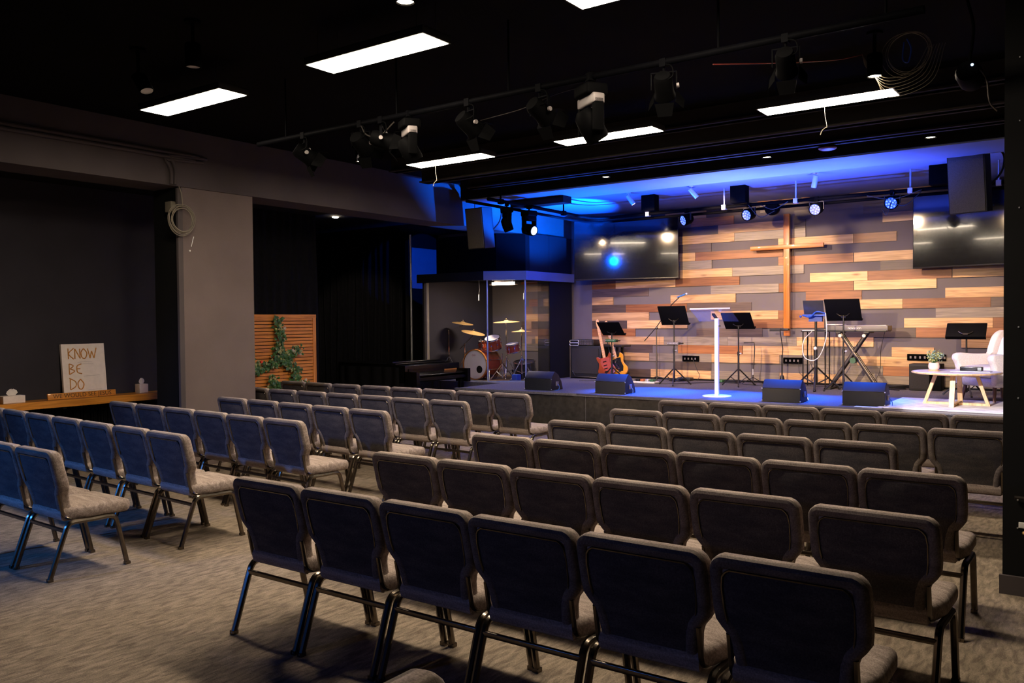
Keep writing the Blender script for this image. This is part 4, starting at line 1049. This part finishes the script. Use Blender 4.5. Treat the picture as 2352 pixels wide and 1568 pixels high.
# rug, table, armchair
tag(MB().rbox(-2.42, 10.93, SZ + .001, .6, 12.47, SZ + .013, .005).build('rug', 'rug_cream'), 'pale cream rug under the round table at the right of the stage', 'rug')
t = thing('coffee_table', 'round pale-topped coffee table with crossed oak legs on the cream rug', 'table', (-1.66, 11.72, SZ + .013))
MB().lathe([(.001, .385), (.46, .385), (.50, .392), (.505, .402), (.50, .41), (.001, .41)], n=56).build('tabletop', 'oak', t)
MB().lathe([(.001, .409), (.488, .409), (.488, .413), (.001, .413)], n=56).build('top_veneer', 'table_white', t)
for k in range(4):
    a = PI / 2 * k; c, s_ = math.cos(a), math.sin(a)
    M4 = Matrix.Rotation(a, 4, 'Z')
    v = [(.335, -.028, 0), (.375, -.028, 0), (.375, .028, 0), (.335, .028, 0), (.205, -.028, .386), (.245, -.028, .386), (.245, .028, .386), (.205, .028, .386)]
    MB(M4).add(v, [(0, 3, 2, 1), (4, 5, 6, 7), (0, 1, 5, 4), (1, 2, 6, 5), (2, 3, 7, 6), (3, 0, 4, 7)]).build('leg', 'oak', t)
MB().box(-.36, -.02, .0, .36, .02, .028).box(-.02, -.36, .0, .02, .36, .027).build('cross_rail', 'oak', t)
MB().box(-.23, -.02, .355, .23, .02, .385).box(-.02, -.23, .356, .02, .23, .385).build('apron', 'oak', t)
TZ = SZ + .013 + .414
t = thing('potted_plant', 'small leafy plant in a pale terracotta pot on the round table', 'plant', (-1.90, 11.66, TZ))
MB().lathe([(.001, .012), (.042, .012), (.060, .03), (.066, .06), (.060, .095), (.056, .105), (.050, .105), (.05, .08), (.001, .08)], n=28).build('pot', 'terracotta', t)
MB().lathe([(.001, 0), (.065, 0), (.072, .012), (.001, .012)], n=28).build('saucer', 'oak', t)
m = MB(); s2 = MB(); rl.seed(9)
for k in range(26):
    a = rl.uniform(0, 2 * PI); r_ = rl.uniform(.02, .11); z = .12 + rl.uniform(.02, .13)
    s2.tube([(0, 0, .08), (r_ * .5 * math.cos(a), r_ * .5 * math.sin(a), z * .75), (r_ * math.cos(a), r_ * math.sin(a), z)], .0016, 4)
    for j in range(9):
        o = MB(); p = (r_ * math.cos(a) + rl.uniform(-.022, .022), r_ * math.sin(a) + rl.uniform(-.022, .022), z + rl.uniform(-.03, .022))
        leaf(m, p, rl.uniform(.018, .034), 0 if rl.random() < .6 else 1)
m.build('leaves', ['leaf_pale', 'leaf_silver'], t, smooth=False); s2.build('stem', 'leaf_green', t)
t = thing('black_case', 'small black rectangular case lying on the round table', 'case', (-1.50, 11.80, TZ + .007))
MB().rbox(-.125, -.05, 0, .125, .05, .05, .008).build('body', 'piano_black', t)
MB().box(.07, -.052, .01, .11, -.049, .02).box(.07, -.052, .03, .11, -.049, .04).build('clasp', 'silver', t)
tag(MB(Matrix.Translation((-1.48, 11.74, TZ + .0005))).rbox(-.23, -.12, 0, .2, .12, .006, .003).build('open_book', 'table_white'), 'flat pale booklet lying under the small black case on the round table', 'booklet')

t = thing('armchair', 'cream upholstered armchair turned towards the round table, partly hidden by the pillar', 'armchair', (-1.30, 12.66, SZ + .0), math.radians(-42))
# local: faces -y
MB().rbox(-.33, -.34, .20, .33, .34, .32, .05).build('base_frame', 'upholstery', t)
sc_ = MB().pillow(rrect(-.25, -.36, .25, .22, .07), .32, .46, .05, crown=.02).build('seat_cushion', 'upholstery', t)
for sx in (-1, 1):
    K = Matrix(((0, 0, 1, 0), (1, 0, 0, 0), (0, 1, 0, 0), (0, 0, 0, 1)))
    prof = smooth_path([(-.36, .22, 0), (-.37, .45, 0), (-.42, .56, 0), (-.36, .625, 0), (-.1, .61, 0), (.14, .61, 0), (.28, .62, 0), (.30, .4, 0), (.28, .21, 0), (0, .20, 0)], 4)
    MB(K).pillow([(q.x, q.y) for q in prof], sx * .31 - .055, sx * .31 + .055, .035).build('armrest', 'upholstery', t)
    wing = smooth_path([(.10, .60, 0), (.13, .72, 0), (.20, .86, 0), (.32, .92, 0), (.36, .80, 0), (.34, .60, 0), (.2, .56, 0)], 4)
    MB(K).pillow([(q.x, q.y) for q in wing], sx * .29 - .05, sx * .29 + .05, .03).build('wing', 'upholstery', t)
MB(Matrix.Translation((0, .27, .30)) @ Matrix.Rotation(math.radians(76), 4, 'X')).pillow(rrect(-.29, 0, .29, .66, .09), -.07, .07, .05, crown=.02).build('backrest', 'upholstery', t)
MB(Matrix.Translation((0.04, .10, .50)) @ Matrix.Rotation(math.radians(70), 4, 'X')).pillow(rrect(-.19, 0, .19, .36, .06), -.05, .05, .045, crown=.03).build('back_cushion', 'cushion_white', t)
for x, y in ((-.25, -.28), (.25, -.28), (-.25, .28), (.25, .28)):
    MB().cyl((x, y, .21), (x * 1.12, y * 1.12, 0), .026, 12, r1=.015).build('leg', 'walnut' if y < 0 else 'oak', t)

# ================================================================ CEILING FITTINGS
for x, y, l in ((-4.45, 4.50, 'bright rectangular ceiling light panel, middle of the near row of panels'), (-6.70, 4.49, 'bright rectangular ceiling light panel at the left end of the near row'),
                (-2.18, 4.50, 'bright rectangular ceiling light panel cut by the top edge of the photo'), (-2.19, 7.96, 'bright ceiling light panel furthest right, left of the cable loops'),
                (-4.46, 7.97, 'bright ceiling light panel partly hidden by a hanging moving head'), (-6.65, 7.98, 'bright ceiling light panel at the far left of the second row')):
    t = thing('ceiling_light', l, 'ceiling light', (x, y, 3.65), 0, 'rectangular light panels under the ceiling')
    MB().box(-.585, -.135, -.002, .585, .135, .004).build('diffuser', 'panel_light', t)
    MB().box(-.60, -.15, .0, .60, -.135, .05).box(-.60, .135, .0, .60, .15, .05).box(-.60, -.135, .0, -.585, .135, .05).box(.585, -.135, .0, .60, .135, .05).box(-.6, -.15, .045, .6, .15, .055).build('frame', 'panel_frame', t)
    for sx in (-.5, .5):
        for sy in (-.1, .1): MB().cyl((sx, sy, .05), (sx, sy, CZ - 3.65), .002, 5).build('suspension_wire', 'cable_black', t)
def can(x, y, z, lit, l, tilt=None, power=14):
    t = thing('can_downlight', l, 'downlight', (x, y, z), 0, 'black can downlights under the ceiling')
    R = Matrix.Identity(4); t.scale = (1.35, 1.35, 1.0)
    if tilt: R = Matrix.Translation((0, 0, .18)) @ Matrix.Rotation(tilt[0], 4, 'X') @ Matrix.Rotation(tilt[1], 4, 'Y') @ Matrix.Translation((0, 0, -.18))
    MB(R).lathe([(.036, .012), (.040, 0), (.043, 0), (.043, .17), (.036, .18), (.001, .18)], n=20).build('housing', 'fixture_black', t)
    MB(R).lathe([(.001, .010), (.037, .010), (.037, .014), (.001, .014)], n=20).build('lamp', 'can_light' if lit else 'silver', t)
    MB().cyl((0, 0, .17), (0, 0, CZ - z), .010, 8).lathe([(.001, CZ - z - .02), (.045, CZ - z - .02), (.045, CZ - z)], n=16).build('stem', 'fixture_black', t)
    if lit: spot((x, y, z - .01), (x, y, 0), power, (1, .78, .52), 75, .7, .03, 'can_lamp')
can(-5.59, 9.95, 3.60, True, 'small lit black can downlight above the televisions, left one of the far row')
can(-3.42, 9.95, 3.60, True, 'small lit black can downlight in front of the blue ceiling edge above the cross')
can(-1.66, 9.95, 3.60, True, 'small lit black can downlight left of the large hanging right speaker')
can(-1.60, 7.17, 3.60, True, 'small lit black can downlight by the wire loops at the upper right')
can(-7.35, 7.17, 3.60, True, 'small lit black can downlight among the stage lights on the left')
can(-3.49, 3.79, 3.60, True, 'small lit black can downlight at the top edge of the photo')
can(-5.63, 3.79, 3.60, False, 'unlit black can downlight above the left-most light panel')
can(-6.55, 3.9, 3.55, False, 'unlit tilted black can light left of the left-most light panel', (.0, -.55))
t = thing('recessed_light', 'tiny recessed downlight shining in the dark aisle left of the stage', 'downlight', (-11.6, 10.67, 3.60))
MB().lathe([(.001, 0), (.05, 0), (.06, .015), (.001, .02)], n=20).build('lamp', 'can_light', t)
tag(MB().ball((-2.69, 9.83, 3.60), .10, 16, sq=(1, 1, .25)).build('smoke_detector', 'oval_pink'), 'dull reddish disc on the ceiling joist above the stage edge', 'detector')

# mid-room lighting pipe
t = thing('lighting_pipe', 'long dark lighting pipe hung across the middle of the room', 'pipe', (0, 5.2, 3.40))
MB().cyl((-6.7, 0, 0), (-.9, 0, 0), .024, 12).build('pipe', 'pipe_black', t)
for x in (-6.3, -4.9, -3.75, -2.1, -1.1): MB().cyl((x, 0, 0), (x, 0, CZ - 3.40), .008, 6).build('hanger', 'pipe_black', t)
def fresnel(x, pan, tilt, l, size=1.):
    t = thing('stage_light', l, 'stage light', (x, 5.2, 3.40), 0, 'barn-door stage lights on the room pipe')
    t.scale = (size * .78,) * 3
    MB().box(-.03, -.035, -.045, .03, .035, .03).cyl((0, 0, -.1), (0, 0, -.04), .012, 8).build('clamp', 'pipe_black', t)
    Rp_ = Matrix.Rotation(pan, 4, 'Z')
    MB(Rp_).box(-.12, -.015, -.10, .12, .015, -.09).box(-.12, -.015, -.25, -.113, .015, -.09).box(.113, -.015, -.25, .12, .015, -.09).build('yoke', 'pipe_black', t)
    R = Rp_ @ Matrix.Translation((0, 0, -.22)) @ Matrix.Rotation(tilt, 4, 'X')
    MB(R).lathe([(.001, -.12), (.07, -.12), (.085, -.08), (.088, .06), (.10, .10), (.10, .115), (.075, .115), (.07, .10)], axis='y', n=24).build('housing', 'fixture_black', t)
    MB(R).lathe([(.001, .112), (.05, .108), (.076, .100)], axis='y', n=24).build('lens', 'lens_blue', t)
    MB(R).ball((0.0, .02, .085), .017, 8).cyl((.118, 0, 0), (.14, 0, 0), .022, 10).build('knob', 'fixture_grey', t)
    for k in range(4):
        D = R @ Matrix.Rotation(PI / 2 * k, 4, 'Y') @ Matrix.Translation((0, .115, .10)) @ Matrix.Rotation(.55, 4, 'X')
        MB(D).add([(-.09, 0, 0), (.09, 0, 0), (.065, .12, 0), (-.065, .12, 0), (-.09, 0, .004), (.09, 0, .004), (.065, .12, .004), (-.065, .12, .004)], [(0, 1, 2, 3), (4, 7, 6, 5), (0, 4, 5, 1), (1, 5, 6, 2), (2, 6, 7, 3), (3, 7, 4, 0)]).build('barn_door', 'fixture_black', t)
    MB().tube(smooth_path([(.0, -.02, -.02), (.10, -.05, -.06), (.12, -.07, -.16), (.05, -.10, -.2)], 4), .005, 5).build('safety_cable', 'fixture_black', t)
fresnel(-6.05, -.5, -.55, 'left-most black stage light with barn doors on the room pipe')
fresnel(-5.32, .2, -.5, 'second black stage light from the left on the room pipe')
fresnel(-5.07, -.9, -.3, 'black stage light with raised barn door just left of the left moving head')
fresnel(-4.14, -.3, -.6, 'black stage light between the two moving heads, left one')
fresnel(-3.47, -.2, -.5, 'black stage light just left of the right moving head')
fresnel(-2.48, .3, -.7, 'larger black stage light right of the right moving head', .92)
fresnel(-1.67, .2, -.6, 'right-most black stage light above the right light panel', .88)
def moving_head(x, y, z, rz, tilt, l, lit=False, grey=True, s_=1.):
    t = thing('moving_head', l, 'moving head light', (x, y, z), rz, 'moving head lights')
    t.scale = (s_ * .82,) * 3
    MB().box(-.03, -.03, -.03, .03, .03, .03).cyl((0, 0, -.07), (0, 0, -.03), .015, 8).build('clamp', 'pipe_black', t)
    MB().rbox(-.11, -.09, -.15, .11, .09, -.06, .02).build('base', 'fixture_black', t)
    MB().rbox(-.13, -.05, -.22, .13, .05, -.14, .015).build('cover', 'fixture_grey' if grey else 'fixture_black', t)
    MB().rbox(-.13, -.045, -.42, -.095, .045, -.17, .012).rbox(.095, -.045, -.42, .13, .045, -.17, .012).build('yoke', 'fixture_black', t)
    R = Matrix.Translation((0, 0, -.36)) @ Matrix.Rotation(tilt, 4, 'X')
    MB(R).lathe([(.001, -.13), (.05, -.13), (.085, -.09), (.092, .0), (.088, .10), (.08, .12), (.072, .12), (.07, .112), (.001, .112)], axis='y', n=26).build('head', 'fixture_black', t)
    MB(R).lathe([(.001, .114), (.045, .118), (.07, .112)], axis='y', n=24).build('lens', 'led_white' if lit else 'lens_blue', t)
moving_head(-4.76, 5.2, 3.40, -.55, -1.0, 'moving head light with a pale cover on the left of the room pipe')
moving_head(-3.04, 5.2, 3.40, -.55, -1.0, 'moving head light with a pale cover hanging in front of a light panel', s_=1.15)
moving_head(-7.30, 10.05, 3.40, -.6, -1.2, 'dark unlit moving head light on the stage side pipe', grey=False)
moving_head(-7.30, 10.62, 3.42, -1.75, -.25, 'moving head light with a glowing blue-white lens on the stage side pipe', True, False, 1.15)

# cable loops, wires near the ceiling
def loops(label, c, rs, mt, name='wire_loops', sq=1.0, ax='x'):
    t = thing(name, label, 'wire loops', c)
    m = MB()
    for k, r in enumerate(rs): m.tube(ring((random.uniform(-.02, .02), random.uniform(-.02, .02), random.uniform(-.02, .02)), r, ax, 34, sq, .02), .0022, 4, closed=True)
    m.build('loops', mt, t)
    return t
t = loops('round coil of thin wire hung near the ceiling at the upper right', (-1.37, 7.2, 3.74), (.15, .155, .165, .17), 'cable_grey', ax='y')
MB().tube(smooth_path([(0, 0, .12), (.03, 0, .04), (.01, 0, -.06), (-.03, 0, -.03), (-.02, 0, .1)], 4), .006, 5).build('blue_tie', 'blue_tray', t)
m = MB()
for k in range(7):
    m.tube(smooth_path([(-1.70, 7.2, 3.80), (-1.66 + .01 * k, 7.2, 3.68 - .012 * k), (-1.5, 7.2, 3.58 - .025 * k), (-1.32 + .02 * k, 7.2, 3.62 - .02 * k), (-1.22 + .02 * k, 7.2, 3.78)], 6), .0022, 4)
tag(m.build('wire_loops', 'cable_grey'), 'bundle of drooping thin wires beside the right light panel', 'wire loops')
cable('thin dark cable swagged under the room pipe, left part', [(-5.3, 5.18, 3.38), (-5.2, 5.15, 3.28), (-5.05, 5.15, 3.25), (-4.9, 5.17, 3.35)], .006, 'stand_metal')
cable('thin cable strung beside the room pipe, middle part', [(-4.1, 5.3, 3.27), (-3.7, 5.3, 3.30), (-3.4, 5.3, 3.36), (-3.1, 5.3, 3.38)], .003, 'stand_metal')
cable('thin reddish cable running to the wire loops at the upper right', [(-2.3, 5.6, 3.45), (-2.0, 6.2, 3.55), (-1.8, 6.8, 3.68), (-1.70, 7.2, 3.80)], .004, 'guard_red')
for x, l in ((-6.88, 'thin cord with a plug dangling below the far left light panel'), (-2.21, 'thin cord with a plug dangling below the right light panel')):
    m = MB().tube(smooth_path([(x, 7.98, 3.66), (x + .003, 7.98, 3.55), (x + .02, 7.98, 3.44), (x + .01, 7.98, 3.43)], 4), .0018, 4).tube(smooth_path([(x + .015, 7.98, 3.435), (x - .02, 7.98, 3.41), (x - .04, 7.98, 3.37)], 4), .004, 5)
    tag(m.build('dangling_cord', 'cable_grey'), l, 'cord', 'dangling cords')
t = thing('stage_light', 'dark stage light with a tiny status lamp beside the near right pillar top', 'stage light', (-.78, 6.0, 3.20))
MB().lathe([(.001, -.12), (.06, -.12), (.075, -.06), (.078, .10), (.05, .12)], axis='y', n=20).build('housing', 'fixture_black', t)
MB().tube(smooth_path([(0, 0, .08), (.02, 0, .3), (-.02, 0, .5), (-.05, 0, CZ - 3.2)], 4), .01, 6).build('hanger', 'pipe_black', t)
MB().tube(smooth_path([(.02, -.1, .05), (.1, -.1, -.05), (.12, -.1, -.2), (.16, -.08, -.26)], 4), .006, 5).build('lead', 'stand_metal', t)
MB().ball((.03, -.13, .03), .009, 8).build('status_lamp', 'led_white', t)

# stage pipes and par cans
t = thing('stage_pipe', 'dark twin lighting pipes bending round the side and back of the stage', 'pipe', (0, 0, 0))
MB().tube(smooth_path([(-7.30, 9.6, 3.43), (-7.30, 11.0, 3.43), (-7.30, 12.3, 3.43), (-7.1, 12.6, 3.43), (-6.5, 12.6, 3.43), (-3, 12.6, 3.43), (-.8, 12.6, 3.43)], 5), .026, 10).build('pipe', 'pipe_black', t)
MB().tube(smooth_path([(-7.45, 9.3, 3.38), (-7.45, 11.0, 3.38), (-7.45, 12.5, 3.38), (-7.1, 12.76, 3.38), (-6.5, 12.78, 3.38), (-3, 12.78, 3.38), (-.8, 12.78, 3.38)], 5), .022, 10).build('pipe', 'pipe_black', t)
for x, y in ((-7.3, 9.9), (-7.3, 11.6), (-6.3, 12.6), (-5.0, 12.6), (-3.9, 12.6), (-2.35, 12.6), (-1.3, 12.6)):
    MB().cyl((x, y, 3.43), (x, y, 3.74 if y > 11 else CZ), .012, 8).box(x - .03, y - .04, 3.39, x + .03, y + .04, 3.46).build('hanger', 'silver' if y > 12 else 'pipe_black', t)
for x in (-6.35, -4.85, -2.10):
    MB().rbox(x, 12.45, 3.46, x + .24, 12.62, 3.72, .01).build('junction_box', 'fixture_black', t)
m = MB()
for a, b_ in (((-2.2, 3.42), (-2.9, 3.40)), ((-2.55, 3.42), (-2.7, 3.2)), ((-4.6, 3.42), (-4.2, 3.3)), ((-4.4, 3.4), (-4.0, 3.42)), ((-2.6, 3.3), (-2.2, 3.4))):
    m.tube(smooth_path([(a[0], 12.55, a[1]), ((a[0] + b_[0]) / 2, 12.5, min(a[1], b_[1]) - .08), (b_[0], 12.55, b_[1])], 5), .006, 5)
tag(m.build('pipe_cabling', 'cable_black'), 'black cables drooping from the rear stage pipe around the blue lamps', 'cable')
def par(x, l, rz, tilt=-1.05):
    t = thing('par_light', l, 'stage light', (x, 12.6, 3.43), rz, 'blue LED par lights on the rear stage pipe')
    MB().box(-.025, -.03, -.04, .025, .03, .03).build('clamp', 'pipe_black', t)
    MB().box(-.10, -.012, -.05, .10, .012, -.042).box(-.105, -.012, -.16, -.098, .012, -.042).box(.098, -.012, -.16, .105, .012, -.042).build('yoke', 'stand_black', t)
    R = Matrix.Translation((0, -.01, -.145)) @ Matrix.Rotation(tilt + PI / 2 - .25, 4, 'X')
    MB(R).lathe([(.001, .10), (.06, .10), (.085, .06), (.092, -.06), (.088, -.075), (.080, -.075), (.078, -.06), (.001, -.06)], axis='y', n=26).build('housing', 'fixture_black', t)
    m = MB(R)
    for rr, n_ in ((.028, 4), (.06, 9)):
        for k in range(n_):
            a = 2 * PI * k / n_ + rr * 9; m.lathe([(.001, -.070), (.011, -.068), (.013, -.060)], (rr * math.cos(a), 0, rr * math.sin(a)), axis='y', n=8)
    m.build('led_lens', 'led_blue', t)
    MB(R).lathe([(.001, -.0615), (.079, -.0615)], axis='y', n=26).build('face_plate', 'led_plate', t)
par(-5.62, 'left-most glowing blue par light, beside the left television', -.55)
par(-4.60, 'glowing blue par light left of the cross top', -.3)
par(-3.60, 'glowing blue par light right of the cross top', -.1)
par(-2.58, 'right-most glowing blue par light beside the right television', -.05)
t = thing('stage_light', 'dark unlit round stage light hanging behind the cross top', 'stage light', (-4.28, 12.72, 3.36))
MB().lathe([(.001, .10), (.05, .10), (.10, .03), (.11, -.06), (.10, -.08), (.001, -.07)], axis='y', n=22).build('housing', 'fixture_black', t)
MB().tube([(0, 0, .02), (0, 0, .07)], .012, 6).tube([(-.25, -.03, 0), (-.1, 0, .01)], .006, 5).build('yoke', 'pipe_black', t)
def cylspot(x, rz, tilt, l):
    t = thing('spotlight', l, 'spotlight', (x, 12.06, 3.72), rz, 'silver cylinder spotlights at the stage ceiling edge')
    MB().box(-.03, -.03, -.012, .03, .03, 0).cyl((0, 0, -.07), (0, 0, 0), .008, 8).build('mount', 'silver', t)
    R = Matrix.Translation((0, 0, -.07)) @ Matrix.Rotation(tilt, 4, 'X')
    MB(R).lathe([(.001, .03), (.033, .03), (.036, .02), (.036, -.14), (.030, -.14), (.029, -.125), (.001, -.125)], n=20).build('housing', 'silver', t)
    MB(R).lathe([(.001, -.128), (.028, -.128), (.028, -.124), (.001, -.124)], n=16).build('lamp', 'can_light', t)
cylspot(-6.37, -1.0, .6, 'silver cylinder spotlight above the left television')
cylspot(-5.31, -1.0, .7, 'silver cylinder spotlight between the left television and the cross')
cylspot(-3.46, .9, .35, 'silver cylinder spotlight above the blue par right of the cross')

# hung loudspeakers
def hung(x, y, z, rz, tilt, w, h, l, top):
    t = thing('hanging_speaker', l, 'speaker', (x, y, z), rz, 'loudspeakers hung either side of the stage')
    R = Matrix.Rotation(tilt, 4, 'X')
    pts = [(-w / 2, -.17), (w / 2, -.17), (w / 2 * .98, .0), (w / 2 * .55, .18), (-w / 2 * .55, .18), (-w / 2 * .98, .0)]
    MB(R).pillow(pts, -h / 2, h / 2, .012).build('cabinet', 'speaker_body', t)
    MB(R).rbox(-w / 2 + .012, -.182, -h / 2 + .012, w / 2 - .012, -.168, h / 2 - .012, .006, axis=1).build('grille', 'speaker_grille', t)
    MB().box(-w / 2 + .02, -.03, h / 2 + .10, w / 2 + .03, .03, h / 2 + .125).cyl((-w / 2 + .03, 0, h / 2), (-w / 2 + .03, 0, h / 2 + .1), .006, 6).cyl((w / 2 - .1, 0, h / 2 + .12), (w / 2 - .1, 0, h / 2 + .2), .014, 6).cyl((-w / 2 + .15, 0, h / 2 + .12), (-w / 2 + .15, 0, h / 2 + .2), .014, 6).build('bracket', 'stand_black', t)
    MB().cyl((-w / 2 + .15, 0, h / 2 + .12), (-w / 2 + .15, 0, top), .004, 6).cyl((w / 2 - .1, 0, h / 2 + .12), (w / 2 - .1, 0, top), .004, 6).build('suspension_wire', 'stand_black', t)
    MB().tube(smooth_path([(w / 2 - .08, .17, -.02), (w / 2 + .02, .22, .12), (w / 2 + .05, .22, .3), (w / 2 - .02, .15, h / 2 + .1)], 6), .013, 7).build('lead', 'cable_black', t)
    return t
hung(-8.50, 11.0, 3.22, -.05, .12, .36, .66, 'loudspeaker hung left of the stage in front of the blue lit beam', CZ - 3.22)
hung(-1.44, 11.35, 3.28, -.25, .12, .42, .70, 'large loudspeaker hung at the right beside the near pillar', CZ - 3.28)

# unseen par fixture added behind the camera for the blue on the chair backs
t = thing('par_light', 'LED par light under the ceiling at the back of the hall behind the camera', 'stage light', (-8.25, -2.35, 3.3))
MB(Matrix.Rotation(.35, 4, 'X')).lathe([(.001, -.12), (.09, -.10), (.11, .05), (.10, .07), (.001, .06)], axis='y', n=22).build('housing', 'fixture_black', t)
MB().box(-.12, -.01, 0, -.11, .01, .2).box(.11, -.01, 0, .12, .01, .2).cyl((0, 0, .2), (0, 0, CZ - 3.3), .012, 8).box(-.12, -.01, .19, .12, .01, .2).build('yoke', 'pipe_black', t)

# bits on the near pillar
m = MB()
for z in (.16, .33, .95, 1.38, 2.1, 2.62, 3.0): m.ball((-.505, 5.948, z + .25), .006, 6)
tag(m.build('screw_heads', 'silver'), 'small bright screws in a line down the near right pillar', 'screws')
t = thing('wall_sign', 'small white label on the near black pillar at the right edge', 'sign', (-.44, 5.945, .43))
MB().rbox(-.06, -.006, -.018, .12, .0, .018, .003, axis=1).build('plate', 'sign_white', t)
MB().ball((-.03, -.006, -.045), .012, 8).build('latch', 'bronze', t)
t = thing('door_handle_bar', 'dim grey bar on the near black pillar above the white label', 'handle', (-.44, 5.945, .60))
MB().tube([(-.08, -.02, 0), (.1, -.02, 0)], .010, 8).build('bar', 'stand_metal', t)
tag(MB().tube([(-.475, 5.93, 3.0), (-.475, 5.93, 3.18)], .006, 6).build('cable_clip', 'cable_grey'), 'short pale vertical strip near the top of the near right pillar', 'clip')
